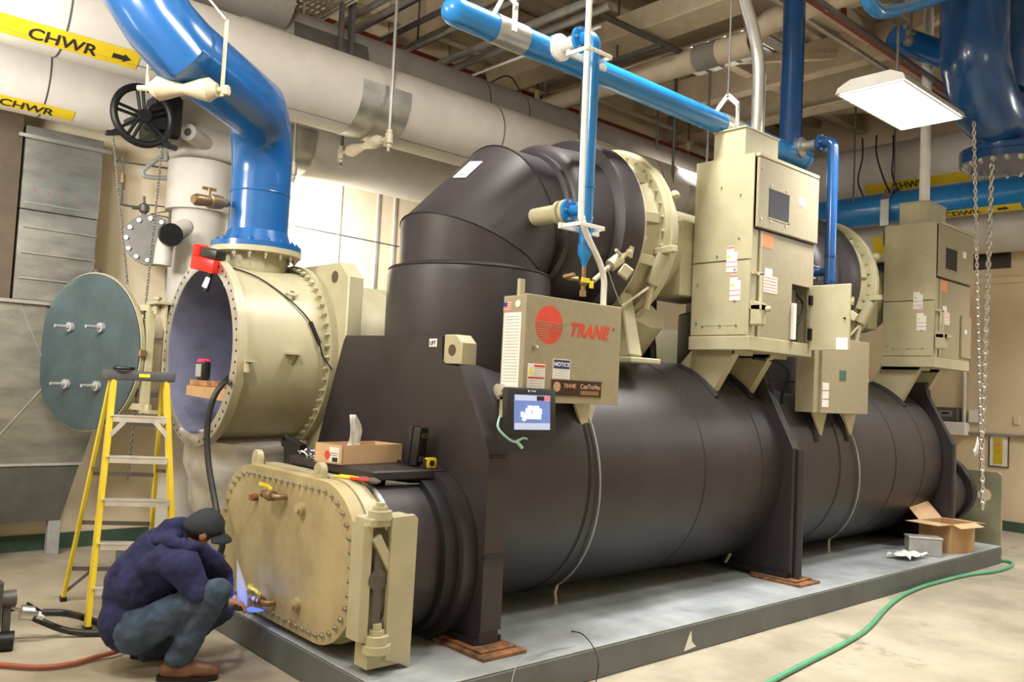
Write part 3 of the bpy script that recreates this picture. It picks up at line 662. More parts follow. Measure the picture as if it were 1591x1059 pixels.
wraptext('CHWR', .12, INK, pB, BR + .006, BY, BZ, 1.28, ph2 - .02, bold=.003, xs=1.05)

def saddle_hanger(xc, ay, az, R, label, L=.52, front=True, top=6.47, dark=False):
    t = thing('roller_pipe_hanger', (xc, ay, az - R - .12), label, 'pipe hanger', None)
    mb = MB(); n = 14; vs = []
    for i in range(n + 1):
        a = -PI / 2 - 1.75 + 3.5 * i / n; row = []
        for xx in (xc - L / 2, xc + L / 2):
            for RR in (R + .002, R + .006): row.append(mb.bm.verts.new((xx, ay + RR * math.cos(a), az + RR * math.sin(a))))
        vs.append(row)
    for i in range(n):
        a, c = vs[i], vs[i + 1]; mb.bm.faces.new((a[1], a[3], c[3], c[1])); mb.bm.faces.new((a[0], a[1], c[1], c[0])); mb.bm.faces.new((a[2], a[3], c[3], c[2])); mb.bm.faces.new((a[0], a[2], c[2], c[0]))
    obj('saddle', mb, GALV, t)
    zr = az - R - .068
    spool_roller('roller', (xc, ay - .30, zr), (xc, ay + .30, zr), 0, .062, BEIGE, t)
    for s_ in (-1, 1):
        yy = ay + s_ * (R + .06)
        obj('hanger_rod', MB().cyl((xc, yy, zr - .12), (xc, yy, top), .016, 10), GALV if s_ < 0 else DGREY, t)
        obj('rod_socket', MB().cyl((xc, yy, zr - .05), (xc, yy, zr + .04), .035, 6).cyl((xc, yy, zr + .045), (xc, yy, zr + .075), .026, 6).cyl((xc, yy, zr - .085), (xc, yy, zr - .06), .026, 6).cyl((xc, yy + s_ * -.01, zr), (xc, ay + s_ * .28, zr), .018, 10), BEIGE, t)
    return t
h1 = saddle_hanger(4.09, AY, AZ, AR, 'galvanised saddle and roller hanger under the white overhead pipe, right of the blue elbow')
saddle_hanger(3.70, BY, BZ, BR, 'galvanised saddle hanger under the rear pipe, half hidden by the blue elbow')
saddle_hanger(8.9, AY, AZ, AR, 'pipe hanger far along the white overhead pipe behind the tall control cabinet')
hc = thing('strut_hanger', (3.95, 4.0, 4.7), 'pair of dark strut channels standing on the grey overhead pipe', 'pipe hanger')
obj('saddle_plate', MB().prism([(3.82, 4.69), (3.80, 4.87), (3.84, 4.99), (3.86, 4.98), (3.82, 4.86), (3.84, 4.69)], 0, 3.50, 4.30), DGREY, hc)
obj('channel', MB().box((3.94, 3.76, 4.75), (3.98, 3.80, 6.47)), DGREY, hc); obj('channel', MB().box((4.06, 3.76, 4.75), (4.10, 3.80, 6.47)), DGREY, hc)

# pipes along the right wall
def ypipe(x, z, r, y0, y1, m, name, label):
    o = tag(obj(name, MB().lathe((x, y0, z), (x, y1, z), [(0, r), (y1 - y0, r)], 64), m), label, 'pipe'); o['_w'] = tuple(o.location); return o
pD1 = ypipe(12.35, 5.15, .42, -5.9, 5.1, WHITE, 'insulated_pipe', 'upper white insulated pipe crossing in front of the far right wall')
pD2 = ypipe(12.72, 4.30, .42, -5.9, 5.1, WHITE, 'insulated_pipe', 'lower white insulated pipe under the blue one on the far right wall')
pBl = ypipe(11.8, 4.47, .225, -5.9, 3.0, BLUEL, 'blue_wall_pipe', 'long horizontal bright blue pipe crossing in front of the far right wall')
band(pD1, YLAB, .421, 12.35, 5.15, 2.45, 1.0, -.80, .16, (0, 1, 0)); wraptext('CHWR', .15, INK, pD1, .426, 12.35, 5.15, 2.05, -.80, (0, 1, 0), bold=.003)
band(pBl, YLAB, .226, 11.8, 4.47, 1.30, .25, -1.15, .15, (0, 1, 0)); wraptext('CDWR', .13, INK, pBl, .231, 11.8, 4.47, 1.18, -1.12, (0, 1, 0), bold=.003, xs=1.1); arrow(pBl, .231, 11.8, 4.47, .45, -1.12, .08, (0, 1, 0))
band(pD2, YLAB, .421, 12.72, 4.30, 2.45, 1.75, -.62, .28, (0, 1, 0)); arrow(pD2, .426, 12.72, 4.30, 2.12, -.48, .08, (0, 1, 0)); arrow(pD2, .426, 12.72, 4.30, 2.05, -.78, .08, (0, 1, 0))
obj('weld_seam', MB().torus((11.8, .95, 4.47), (0, 1, 0), .225, .006, 40, 6), BLUEL, pBl)
st = thing('strap_hanger', (11.8, 1.95, 4.2), 'grey steel strap hanger with round roller on the bright blue wall pipe', 'pipe hanger')
obj('strap', MB().bar((11.555, 1.92, 4.18), (11.555, 1.92, 4.55), .012, .12, (0, 1, 0)).bar((11.555, 1.92, 4.55), (11.70, 1.92, 4.74), .012, .12, (0, 1, 0)).bar((11.70, 1.92, 4.74), (11.95, 1.92, 4.74), .012, .12, (0, 1, 0)), GALV, st)
obj('roller', MB().sph((11.62, 1.86, 4.12), .09), BEIGE, st)
obj('hanger_rod', MB().cyl((11.82, 1.92, 4.74), (11.82, 1.92, 6.47), .014, 8).cyl((11.56, 1.92, 3.9), (11.56, 1.92, 4.15), .014, 8), DGREY, st)
tag(obj('hanger_rod', MB().cyl((11.5, 2.35, 4.55), (11.5, 2.35, 6.47), .012, 8), DGREY), 'thin dark rod hanging left of the strap hanger on the far right wall', 'rod')
for (a, bq, c_, lab) in (((1340, 245), (1333, 280), (1341, 305), 'thin black cable hanging in a loop in front of the upper white wall pipe, leftmost'), ((1362, 240), (1372, 275), (1383, 300), 'thicker dark cable hanging between the two loops above the blue wall pipe'), ((1388, 240), (1386, 270), (1396, 297), 'thin black cable loop right of the thicker cable above the blue wall pipe')):
    tag(obj('hanging_cable', MB().tube(smoothpath([at(a[0], a[1] - 30, 0, 11.6), at(*a, 0, 11.5), at(*bq, 0, 11.5), at(*c_, 0, 11.5)], 5), .012, 6), DARKM), lab, 'cable')

# ================================================================== SUCTION ELBOWS AND COMPRESSORS
CZ = 2.88
def suction(dx, label):
    x0 = 3.70 + dx
    t = thing('suction_elbow', (x0, EY, 1.9), label, 'pipe')
    obj('drum', MB().lathe((x0, EY, 1.55), (x0, EY, 3), [(0, .570), (.30, .572), (.86, .575), (.90, .565), (.93, .52)], 72), BLACK, t)
    R = .505
    path = [(x0, EY, 2.40), (x0, EY, 2.595), (x0 + .30, EY, CZ + .01), (x0 + .46, EY, CZ + .01)]
    obj('mitred_elbow', MB().tube(path, R, 72), BLACK, t, sharp=18)
    def mseam(p, nrm, r):   # dark seam where two mitred pieces meet
        n = V(nrm).normalized(); yv = V((0, 1, 0)); u = n.cross(yv); k = r / max(.2, abs(u.z if abs(u.z) > abs(u.x) else u.x)) 
        pts = [V(p) + yv * (r * math.cos(a)) + u * (k * math.sin(a)) for a in [2 * PI * q / 60 for q in range(61)]]
        return MB().tube(pts, .005, 6, caps=False)
    a1 = math.atan2(CZ + .01 - 2.595, .30)   # direction of the middle piece
    n1 = V((math.cos(a1), 0, math.sin(a1))) + V((0, 0, 1)); n2 = V((math.cos(a1), 0, math.sin(a1))) + V((1, 0, 0))
    for p, n, c in (((x0, EY, 2.595), n1, n1.normalized().z), ((x0 + .30, EY, CZ + .01), n2, n2.normalized().x)):
        nn = n.normalized(); u = nn.cross(V((0, 1, 0))); pts = [V(p) + V((0, 1, 0)) * ((R + .001) * math.cos(a)) + u * ((R + .001) / c * math.sin(a)) for a in [2 * PI * q / 60 for q in range(61)]]
        obj('foam_seam', MB().tube(pts, .006, 6, caps=False), BLACKD, t)
    obj('foam_seam', MB().torus((x0, EY, 2.455), (0, 0, 1), .562, .010, 72, 8), BLACKD, t)
    mb = MB().lathe((x0 + .40, EY, CZ), (x0 + 1, EY, CZ), [(0, .50), (.02, .545), (.10, .55), (.14, .52)], 72)
    obj('joint_rim', mb, BLACK, t)
    return t
s1 = suction(0, 'near fat black foam-covered elbow pipe rising beside the red-logo control box')
obj('caution_label', MB().box((0, 0, 0), (.001, .001, .001)), PAPER, s1) if False else None
# white label on the elbow's upper face
E3 = V((3.70, EY, 2.595)); dd = V((.30, 0, .295)).normalized(); nn = V((-dd.z, 0, dd.x))
ca = math.radians(10)
lc = E3 + dd * .30 + (nn * math.cos(ca) + V((0, -1, 0)) * math.sin(ca)) * .512
yt = (V((0, -1, 0)) * math.cos(ca) - nn * math.sin(ca)); nz = (nn * math.cos(ca) + V((0, -1, 0)) * math.sin(ca))
Ml = Matrix(((dd.x, yt.x, nz.x, lc.x), (dd.y, yt.y, nz.y, lc.y), (dd.z, yt.z, nz.z, lc.z), (0, 0, 0, 1)))
obj('caution_label', MB().box((-.10, -.06, -.004), (.10, .06, .002), 0, Ml), PAPER, s1, label='white caution label')
obj('label_print', MB().box((-.08, -.05, .002), (-.06, .05, .003), 0, Ml).box((-.02, -.05, .002), (-.01, .05, .003), 0, Ml).box((.04, -.05, .002), (.05, .05, .003), 0, Ml), PINKL, s1)

def compressor(dx, label, far=False):
    c = thing('compressor', (5.0 + dx, EY, 1.95), label, 'compressor')
    P = lambda x: (x + dx, EY, 2.90)
    obj('insulated_housing', MB().lathe(P(4.13), P(5), [(0, .47), (.04, .56), (.10, .60), (.38, .62), (.40, .70), (.44, .715), (.60, .715)], 84), BLACK, c)
    obj('gasket', MB().lathe(P(4.731), P(5), [(0, .705), (.012, .705)], 84), mat_gasket, c)
    obj('inlet_casting', MB().lathe(P(4.745), P(6), [(0, .70), (.02, .70), (.03, .63), (.10, .60), (.20, .64), (.24, .66)], 84), OLIVE, c)
    obj('bolt_flange', MB().lathe(P(4.97), P(6), [(0, .66), (0, .715), (.05, .725), (.055, .74), (.10, .74), (.10, .60)], 84), OLIVE, c)
    bolts(c, circ(P(4.97), (1, 0, 0), .69, 40), (-1, 0, 0), .013, .014, OLIVE, 'bolt')
    obj('volute', MB().lathe(P(5.07), P(6), [(0, .60), (.0, .71), (.06, .71), (.12, .66), (.20, .56), (.34, .45)], 84), OLIVE, c)
    for a in (.42, 1.9):
        p = V(P(5.10)) + V((0, -.70 * math.cos(a), .70 * math.sin(a))); q = V(P(5.20)) + V((0, -.76 * math.cos(a), .76 * math.sin(a)))
        obj('casting_boss', MB().bar(p, p.lerp(q, .6), .11, .07, (0, math.sin(a), math.cos(a)), .02), OLIVE, c)
    for a in (.15, .7, -.35):
        obj('rib', MB().bar(V(P(4.78)) + V((0, -.62 * math.cos(a), .62 * math.sin(a))), V(P(4.96)) + V((0, -.66 * math.cos(a), .66 * math.sin(a))), .03, .08, (0, 0, 1), .005), OLIVE, c)
    obj('motor_housing', MB().lathe(P(5.42), P(7), [(0, .40), (.75, .40), (.80, .34)], 64), OLIVE if not far else OLIVE, c)
    obj('terminal_box', MB().box(V(P(5.60)) + V((0, -.395, -.40)), V(P(5.80)) + V((0, -.05, .23)), .01), OLIVE, c)
    # foot and brackets
    obj('mounting_foot', MB().bar(V(P(4.84)) + V((0, -.42, -.48)), V(P(4.80)) + V((0, -.58, -.96)), .10, .14, (1, 0, 0), .01).box(V(P(4.66)) + V((0, -.70, -1.0)), V(P(5.0)) + V((0, -.38, -.96)), .008), OLIVE, c)
    obj('discharge_neck', MB().tube([V(P(5.2)) + V((0, -.30, -.55)), V(P(5.2)) + V((0, .1, -1.0)), V(P(5.2)) + V((0, .7, -1.25))], .24, 24), OLIVE, c)
    # guide-vane actuators: two rods with clevises
    def act(a0, a1, b1, r):
        a0, a1, b1 = V(a0), V(a1), V(b1)
        q = thing_part = MB().tube([a0, a1], .018, 10).tube([a1, a1.lerp(b1, .55)], r, 16).tube([a1.lerp(b1, .55), b1], .022, 10)
        m = a1.lerp(b1, .3); q.bar(m + V((0, -.05, -.05)), m + V((.05, -.10, -.10)), .08, .09, bev=.01).sph(b1, .035)
        return obj('vane_actuator', q, OLIVE, c)
    B = V((dx, 0, 0))
    act(at(922, 436, 1, .62) + B, at(948, 413, 1, .62) + B, at(975, 392, 1, .60) + B, .045)
    obj('actuator_lug', MB().prism([(0, 0), (.13, .07), (.11, .11), (0, .05)], 1, -.02, .02), OLIVE, c) if False else None
    g0 = at(975, 393, 1, .60) + B; g1 = at(1003, 366, 1, .60) + B
    obj('actuator_lug', MB().bar(g0, g1, .05, .02, (0, 1, 0), .004).bar(g0 + V((0, 0, -.03)), g0 + V((.02, 0, .05)), .05, .05), OLIVE, c)
    k0 = at(1032, 395, 0, 5.0) + B; k1 = at(1012, 440, 0, 4.98) + B; k2 = at(1003, 480, 0, 4.96) + B
    obj('vane_actuator', MB().tube([k0, k1], .055, 16).tube([k1, k2], .028, 12).bar(k0 + V((-.02, .06, .02)), k0 + V((-.02, -.12, .03)), .06, .05, bev=.006), OLIVE, c)
    obj('link_rod', MB().tube([at(1007, 447, 0, 4.93) + B, at(965, 476, 0, 4.6) + B], .010, 8).tube([at(968, 400, 1, .6) + B, at(957, 388, 1, .55) + B], .012, 8), OLIVE, c)
    obj('sensor_wire', MB().tube([at(943, 415, 1, .6) + B, at(955, 450, 1, .5) + B, at(965, 475, 1, .45) + B], .004, 6), DGREY, c)
    return c
mat_gasket = mat('yellow_orange_sealant', (.55, .38, .10), .6)
c1 = compressor(0, 'near compressor housing, black drum meeting a bolted olive casting, left of the tall cabinet')
DX = 3.36
s2 = suction(DX, 'far black elbow pipe mostly hidden behind the middle control boxes')
c2 = compressor(DX, 'far compressor housing between the two tall control cabinets', True)
# economiser and dark piping behind the first compressor
ec = thing('economiser_tank', (5.6, 2.1, PZ), 'dark vertical piping and tank in the gap below the near compressor', 'piping')
obj('tank', MB().cyl((5.15, 1.9, 1.7), (5.15, 1.9, 2.25), .14, 24).cyl((5.15, 1.9, 2.25), (5.15, 1.9, 2.28), .18, 24), DGREY, ec)
obj('column', MB().box((5.75, 1.75, 1.0), (5.95, 1.95, 2.9)), BLACK, ec)
obj('column', MB().box((6.12, 1.75, 1.0), (6.40, 1.85, 2.9)), BLACK, ec)
obj('pipe_loop', MB().tube([(5.35, 1.75, 2.22)] + [tuple(q) for q in arc((6.02, 1.55, 2.12), (0, 0, 1), (1, 0, 0), .10, 0, PI / 2, 6)] + [(6.12, 1.5, 1.6)], .028, 12), DGREY, ec)
# ================================================================== RED-LOGO CONTROL BOX
cb = thing('control_box', (3.68, .28, 1.62), 'tan control box with round red logo, TRANE lettering and a nameplate on the black vessel', 'control box')
obj('box', MB().box((3.27, .215, 1.60), (4.09, .40, 2.215), .004), OLIVEG, cb)
obj('door', MB().box((3.262, .19, 1.598), (4.095, .214, 2.222), .004), OLIVEG, cb)
F = .1885
def disc(c, r, m, parent, name, sq=1.0):
    return obj(name, MB().cyl((c[0], F, c[1]), (c[0], F + .0025, c[1]), r, 48), m, parent)
lg = obj('round_logo', MB().lathe((3.452, F + .003, 2.055), (3.452, F - .001, 2.055), [(0, .113), (.002, .113)], 56), REDP, cb, label='red round logo with fine lines')
mb = MB()
for k in range(8):
    z = 2.068 - k * .0135; hw = math.sqrt(max(0, .112 ** 2 - (z - 2.055) ** 2))
    xe = 3.452 + .028 - k * .004
    mb.box((3.452 - hw, F - .001, z - .0022), (xe if k else 3.452 + hw + .03, F + .001, z + .0022))
for k in range(4):
    z = 2.060 - k * .0135; mb.box((3.49 - k * .004, F - .001, z - .0018), (3.452 + math.sqrt(.112 ** 2 - (z - 2.055) ** 2), F + .001, z + .0018))
obj('logo_lines', mb, OLIVEG, cb)
text('TRANE', .108, (3.622, F, 2.008), (1, 0, 0), (0, 0, 1), REDP, cb, bold=.0052, shear=.28, xs=.93, spacing=1.13, name='brand_lettering')
text('®', .025, (4.012, F, 2.065), (1, 0, 0), (0, 0, 1), REDP, cb)
obj('lock', MB().cyl((3.338, .19, 1.922), (3.338, .172, 1.922), .014, 14).sph((3.348, .172, 1.915), .009), STEEL, cb)
obj('warning_sticker', MB().box((3.295, F, 1.60), (3.435, F + .002, 1.822)), PAPER, cb)
mb = MB().box((3.30, F - .001, 1.735), (3.43, F, 1.745))
mb.box((3.345, F - .001, 1.803), (3.43, F, 1.815)); obj('sticker_stripe', mb, REDP, cb)
mb = MB()
for k in range(9): mb.box((3.345 if k < 4 else 3.303, F - .001, 1.795 - k * .0145), (3.425, F - .0002, 1.797 - k * .0145))
obj('sticker_print', mb, GREYBOX, cb)
obj('warning_triangle', MB().prism([(3.303, 1.762), (3.34, 1.762), (3.322, 1.805)], 1, F - .001, F), YLEV, cb)
obj('notice_sticker', MB().box((3.497, F, 1.715), (3.643, F + .002, 1.860)), PAPER, cb)
obj('notice_panel', MB().box((3.503, F - .001, 1.803), (3.637, F, 1.855)), NAVYL, cb)
text('NOTICE', .034, (3.570, F - .0015, 1.817), (1, 0, 0), (0, 0, 1), PAPER, cb, bold=.0007, spacing=1.06, align='CENTER')
mb = MB()
for k in range(5): mb.box((3.51, F - .001, 1.79 - k * .015), (3.63, F - .0002, 1.792 - k * .015))
obj('sticker_print', mb, GREYBOX, cb)
obj('nameplate', MB().box((3.49, F - .002, 1.640), (3.925, F + .003, 1.738), .001), mat('dark_bronze_nameplate', (.05, .025, .015), .4, .2), cb)
obj('nameplate_frame', MB().box((3.487, F - .003, 1.736), (3.928, F, 1.740)).box((3.487, F - .003, 1.638), (3.928, F, 1.642)).box((3.487, F - .003, 1.638), (3.491, F, 1.740)).box((3.924, F - .003, 1.638), (3.928, F, 1.740)), BRASS, cb)
COPPER = mat('copper_print', (.62, .40, .28), .45, .3)
text('TRANE', .034, (3.585, F - .004, 1.692), (1, 0, 0), (0, 0, 1), COPPER, cb, bold=.0008, shear=.2)
text('CenTraVac', .040, (3.735, F - .004, 1.690), (1, 0, 0), (0, 0, 1), COPPER, cb, bold=.0008, xs=.98)
obj('nameplate_medallion', MB().cyl((3.535, F - .004, 1.695), (3.535, F - .002, 1.695), .030, 24), COPPER, cb)
obj('nameplate_strip', MB().box((3.74, F - .004, 1.652), (3.90, F - .002, 1.678)), BRASS, cb)
obj('spec_sheet', MB().box((3.268, .235, 1.66), (3.2705, .385, 2.115)), PAPER, cb, label='tall white data label')
mb = MB()
for k in range(22): mb.box((3.2665, .25, 2.09 - k * .018), (3.268, .372, 2.092 - k * .018))
obj('spec_print', mb, GREYBOX, cb)
obj('flag_sticker', MB().box((3.267, .325, 2.125), (3.2695, .395, 2.175)), PAPER, cb)
mb = MB()
for k in range(4): mb.box((3.2655, .325, 2.128 + k * .012), (3.267, .395, 2.134 + k * .012))
obj('flag_stripe', mb, REDP, cb); obj('flag_canton', MB().box((3.265, .362, 2.15), (3.2665, .395, 2.175)), NAVYL, cb)
obj('round_seal', MB().cyl((3.2695, .268, 2.165), (3.266, .268, 2.165), .022, 24), PAPER, cb)
obj('bracket', MB().prism([(4.00, 1.60), (4.18, 1.60), (4.14, 1.43), (4.10, 1.40)], 1, .48, .50).prism([(.40, 1.60), (.60, 1.60), (.60, 1.66), (.40, 1.66)], 0, 3.4, 4.15).bar((4.18, .49, 1.60), (4.12, .49, 1.41), .012, .06), OLIVE, cb)
obj('mount_post', MB().box((3.36, .36, 2.20), (3.40, .385, 2.33)), OLIVE, cb); obj('mount_post', MB().box((3.27, .36, 1.50), (3.31, .39, 1.62)), OLIVE, cb)
obj('foam_pad', MB().box((4.06, .46, 1.375), (4.16, .60, 1.41), .004), BLACKD, cb)
obj('gauge_knob', MB().cyl((3.22, .36, 1.66), (3.262, .36, 1.66), .035, 20), CHROME, cb)
ds = thing('touch_screen', (3.25, .1, 1.41), 'black framed touch screen lit blue, fixed below the red-logo control box', 'screen')
Md = Matrix.Translation((3.25, .10, 1.545)) @ Matrix.Rotation(math.radians(-4), 4, 'Z') @ Matrix.Rotation(math.radians(-4), 4, 'X')
obj('frame', MB().box((-.178, -.015, -.130), (.178, .035, .135), .012, Md, 2), BLKP, ds)
obj('display', MB().box((-.130, -.018, -.100), (.130, -.0145, .095), 0, Md), glow('lit_blue_screen', (.13, .20, .50), .42), ds)
obj('display_header', MB().box((-.125, -.019, .062), (.128, -.018, .092), 0, Md).box((-.128, -.019, -.098), (.128, -.018, -.062), 0, Md), glow('pale_screen_bar', (.42, .48, .66), .45), ds)
obj('display_buttons', MB().box((.03, -.020, .064), (.085, -.019, .09), 0, Md), BLKP, ds); obj('alarm_button', MB().box((.088, -.020, .064), (.126, -.019, .09), 0, Md), glow('red_screen_button', (.7, .12, .15), .7), ds)
mb = MB()
for (x0, z0, x1, z1) in ((-.07, -.04, .06, -.012), (-.05, -.012, -.01, .02), (.0, -.012, .03, .03), (.035, -.012, .065, .02), (-.085, -.03, -.06, .0), (-.035, .01, .0, .035), (.01, .01, .045, .034), (-.075, -.05, -.05, -.035)): mb.box((x0, -.020, z0), (x1, -.0185, z1), .004, Md)
obj('machine_picture', mb, glow('white_screen_drawing', (.75, .9, .95), .6), ds)
text('TRANE', .012, Md @ V((-.012, -.0165, .112)), Md.to_3x3() @ V((1, 0, 0)), Md.to_3x3() @ V((0, 0, 1)), PAPER, ds)
obj('screen_mark', MB().cyl(Md @ V((-.025, -.0165, .116)), Md @ V((-.025, -.0145, .116)), .006, 12), PAPER, ds)
obj('cable', MB().tube(smoothpath([(3.06, .14, 1.52), (3.03, .12, 1.46), (3.07, .10, 1.41), (3.14, .10, 1.38), (3.20, .10, 1.40), (3.25, .12, 1.395)], 5), .007, 6).tube([(3.15, .10, 1.385), (3.20, .10, 1.345)], .009, 6), mat('mint_cable', (.35, .62, .55), .5), ds)
obj('arm', MB().bar((3.30, .12, 1.58), (3.32, .34, 1.63), .06, .03), BLKP, ds)

# ================================================================== TALL STARTER CABINETS
def cab_label(c, y, z, X, w=.10, h=.16, dz=0):
    obj('warning_label', MB().box((X - .0025, y - w / 2, z - h / 2), (X - .0005, y + w / 2, z + h / 2)).box((X - .0025, y - w / 2 + .03, z + h / 2), (X - .0005, y + w / 2, z + h / 2 + .05)), PAPER, c)
    obj('label_stripe', MB().box((X - .0035, y - w / 2 + .03, z + h / 2 + .03), (X - .0025, y + w / 2, z + h / 2 + .047)), PINKL, c)
    for q in (0, -.04): obj('label_stripe', MB().box((X - .0035, y - w / 2, z + q), (X - .0025, y + w / 2, z + q + .006)), PINKL, c)
    obj('label_triangle', MB().prism([(y + w / 2 - .005, z + .035), (y + w / 2 - .04, z + .035), (y + w / 2 - .022, z + .065)], 0, X - .0035, X - .0025), YLEV, c)
def cabinet(X0, zo, label, near):
    W = .93; Yf, Yb = .30, .86; Z0, Z1 = 2.08 + zo, 3.62 + zo
    c = thing('starter_cabinet', (X0 + W / 2, .58, Z0), label, 'cabinet')
    X1_ = X0 + W
    hole = (X0 + .60, X0 + .885, 2.155, 2.65) if near else None
    if near:
        hx0, hx1, hz0, hz1 = hole
        mb = MB().box((X0, Yf + .03, Z0), (X0 + .02, Yb, Z1)).box((X0 + .02, Yb - .02, Z0), (X1_, Yb, Z1)).box((X1_ - .02, Yf + .03, Z0), (X1_, Yb - .02, Z1)).box((X0, Yf + .03, Z1 - .02), (X1_, Yb, Z1)).box((X0, Yf + .03, Z0), (X1_, Yb, Z0 + .02)).box((X0, Yf + .03, 3.04), (X1_, Yb, 3.06))
    else: mb = MB().box((X0, Yf + .03, Z0), (X1_, Yb, Z1), .004)
    obj('body', mb, OLIVE, c)
    obj('side_panel', MB().box((X0 - .012, Yf + .002, Z0 + .70), (X0, Yb - .005, Z1)).box((X0 - .012, Yf + .012, Z0 + .10), (X0, Yb - .005, Z0 + .69)), OLIVE, c)
    obj('side_seam', MB().box((X0 - .0125, Yf + .01, Z0 + .688), (X0 - .011, Yb, Z0 + .694)), DGREY, c); obj('side_seam', MB().box((X0 - .0125, Yf + .12, Z0 + .17), (X0 - .0118, Yb - .11, Z0 + .173)), DGREY, c)
    obj('base_channel', MB().box((X0 - .016, Yf - .005, Z0 - .02), (X1_ + .01, Yb + .01, Z0 + .09), .004), OLIVE, c)
    obj('frame_left', MB().box((X0 - .01, Yf + .01, Z0 + .09), (X0 + .09, Yf + .03, Z1 - .58)), OLIVE, c)
    ud = obj('upper_door', MB().box((X0 + .015, Yf - .03, 3.03 + zo), (X1_ + .015, Yf, Z1 - .03), .006), OLIVEG, c)
    obj('top_lip', MB().box((X0 + .01, Yf - .035, Z1 - .028), (X1_ + .01, Yf + .03, Z1 + .002), .004), OLIVE, c)
    obj('viewing_window', MB().box((X0 + .16, Yf - .033, 3.13 + zo), (X0 + .46, Yf - .029, 3.36 + zo)), GLASSD, c)
    obj('window_frame', MB().box((X0 + .15, Yf - .034, 3.118 + zo), (X0 + .47, Yf - .0295, 3.13 + zo)).box((X0 + .15, Yf - .034, 3.36 + zo), (X0 + .47, Yf - .0295, 3.368 + zo)).box((X0 + .46, Yf - .034, 3.118 + zo), (X0 + .47, Yf - .0295, 3.368 + zo)), OLIVEG, c)
    bolts(c, [(X0 + .19, Yf - .03, 3.385 + zo), (X0 + .42, Yf - .03, 3.385 + zo), (X0 + .19, Yf - .03, 3.10 + zo), (X0 + .42, Yf - .03, 3.10 + zo), (X0 + .05, Yf - .03, 3.50 + zo), (X0 + .05, Yf - .03, 3.1 + zo)], (0, -1, 0), .009, .006, STEEL, 'screw', 8)
    bolts(c, [(X0 - .012, .80, 2.28 + zo), (X0 - .012, .80, 2.6 + zo), (X0 - .012, .62, 2.82 + zo), (X0 - .012, .45, 2.70 + zo), (X0 - .012, .42, 2.95 + zo), (X0 - .012, .42, 3.3 + zo), (X0 - .012, .60, 3.38 + zo), (X0 - .012, .57, 2.255 + zo), (X0 - .012, .74, 2.255 + zo), (X0 - .012, .42, 2.255 + zo), (X0 - .012, .44, 2.45 + zo)], (-1, 0, 0), .009, .006, STEEL, 'screw', 8)
    obj('rating_label', MB().box((X0 + .62, Yf - .0325, 3.31 + zo), (X0 + .72, Yf - .0305, 3.38 + zo)), PAPER, c)
    # lower door
    if near:
        dx0, dx1, dz0, dz1 = X0 + .10, X1_ + .01, Z0 + .09, 3.015
        mb = MB().box((dx0, Yf, dz0), (hx0, Yf + .025, dz1)).box((hx1, Yf, dz0), (dx1, Yf + .025, dz1)).box((hx0, Yf, hz1), (hx1, Yf + .025, dz1)).box((hx0, Yf, dz0), (hx1, Yf + .025, hz0))
        obj('lower_door', mb, OLIVEG, c)
        obj('opening_lining', MB().box((hx0 - .01, Yf + .20, hz0 - .02), (hx1 + .04, Yf + .22, hz1 + .02)), BLACKD, c)
        obj('wiring_block', MB().box((hx0 + .06, Yf + .05, hz0 + .30), (hx0 + .16, Yf + .19, hz1 - .03), .01).box((hx0 + .15, Yf + .08, hz0 + .02), (hx1 - .02, Yf + .19, hz0 + .22), .01), DGREY, c)
        obj('wire_loop', MB().tube(smoothpath([(hx0 + .15, Yf + .06, hz1 - .05), (hx0 + .22, Yf + .02, hz1 - .14), (hx0 + .18, Yf + .02, hz1 - .28), (hx0 + .10, Yf + .06, hz0 + .12), (hx0 + .2, Yf + .06, hz0 + .03)], 5), .012, 8), DARKM, c)
        obj('terminal_strip', MB().box((hx0 - .01, Yf - .03, hz0 + .03), (hx0 + .035, Yf - .001, hz0 + .33), .003), PAPER, c)
        dd_ = obj('open_door', MB().box((hx1 + .005, -.06, 2.115), (hx1 + .028, Yf - .01, 2.665), .004), OLIVE, c)
        d2 = obj('document_label', MB().box((hx1 + .002, -.05, 2.12), (hx1 + .004, .05, 2.22)), PAPER, dd_)
        obj('door_knob', MB().cyl((hx1 + .005, -.02, 2.38), (hx1 - .01, -.02, 2.38), .008, 10), DARKM, dd_)
        obj('latch_block', MB().box((hx1 - .02, Yf - .035, 2.20), (hx1 + .03, Yf - .001, 2.30), .004), DARKM, c); obj('latch_block', MB().box((hx1 - .02, Yf - .035, 2.50), (hx1 + .03, Yf - .001, 2.58), .004), DARKM, c)
    else:
        obj('lower_door', MB().box((X0 + .10, Yf, Z0 + .09), (X1_ + .01, Yf + .025, 3.015 + zo), .004), OLIVEG, c)
        obj('small_door', MB().box((X0 + .67, Yf - .02, 2.20 + zo), (X1_ + .012, Yf - .001, 2.67 + zo), .004), OLIVEG, c)
        obj('small_label', MB().box((X0 + .75, Yf - .0225, 2.47 + zo), (X0 + .81, Yf - .0205, 2.52 + zo)), PAPER, c)
    obj('door_edge', MB().box((X0 + .10, Yf - .005, Z0 + .10), (X0 + .125, Yf, 3.01 + zo)), OLIVE, c)
    obj('shadow_gap', MB().box((X0 + .02, Yf + .001, 3.016 + zo), (X1_ + .01, Yf + .02, 3.03 + zo)), DARKM, c)
    obj('orange_sticker', MB().box((X0 + .12, Yf - .0025, 2.89 + zo), (X0 + .29, Yf - .0005, 3.0 + zo)), ORANGE, c)
    obj('warning_label', MB().box((X0 + .12, Yf - .0025, 2.535 + zo), (X0 + .37, Yf - .0005, 2.67 + zo)).box((X0 + .18, Yf - .0025, 2.67 + zo), (X0 + .29, Yf - .0005, 2.73 + zo)), PAPER, c)
    mb = MB()
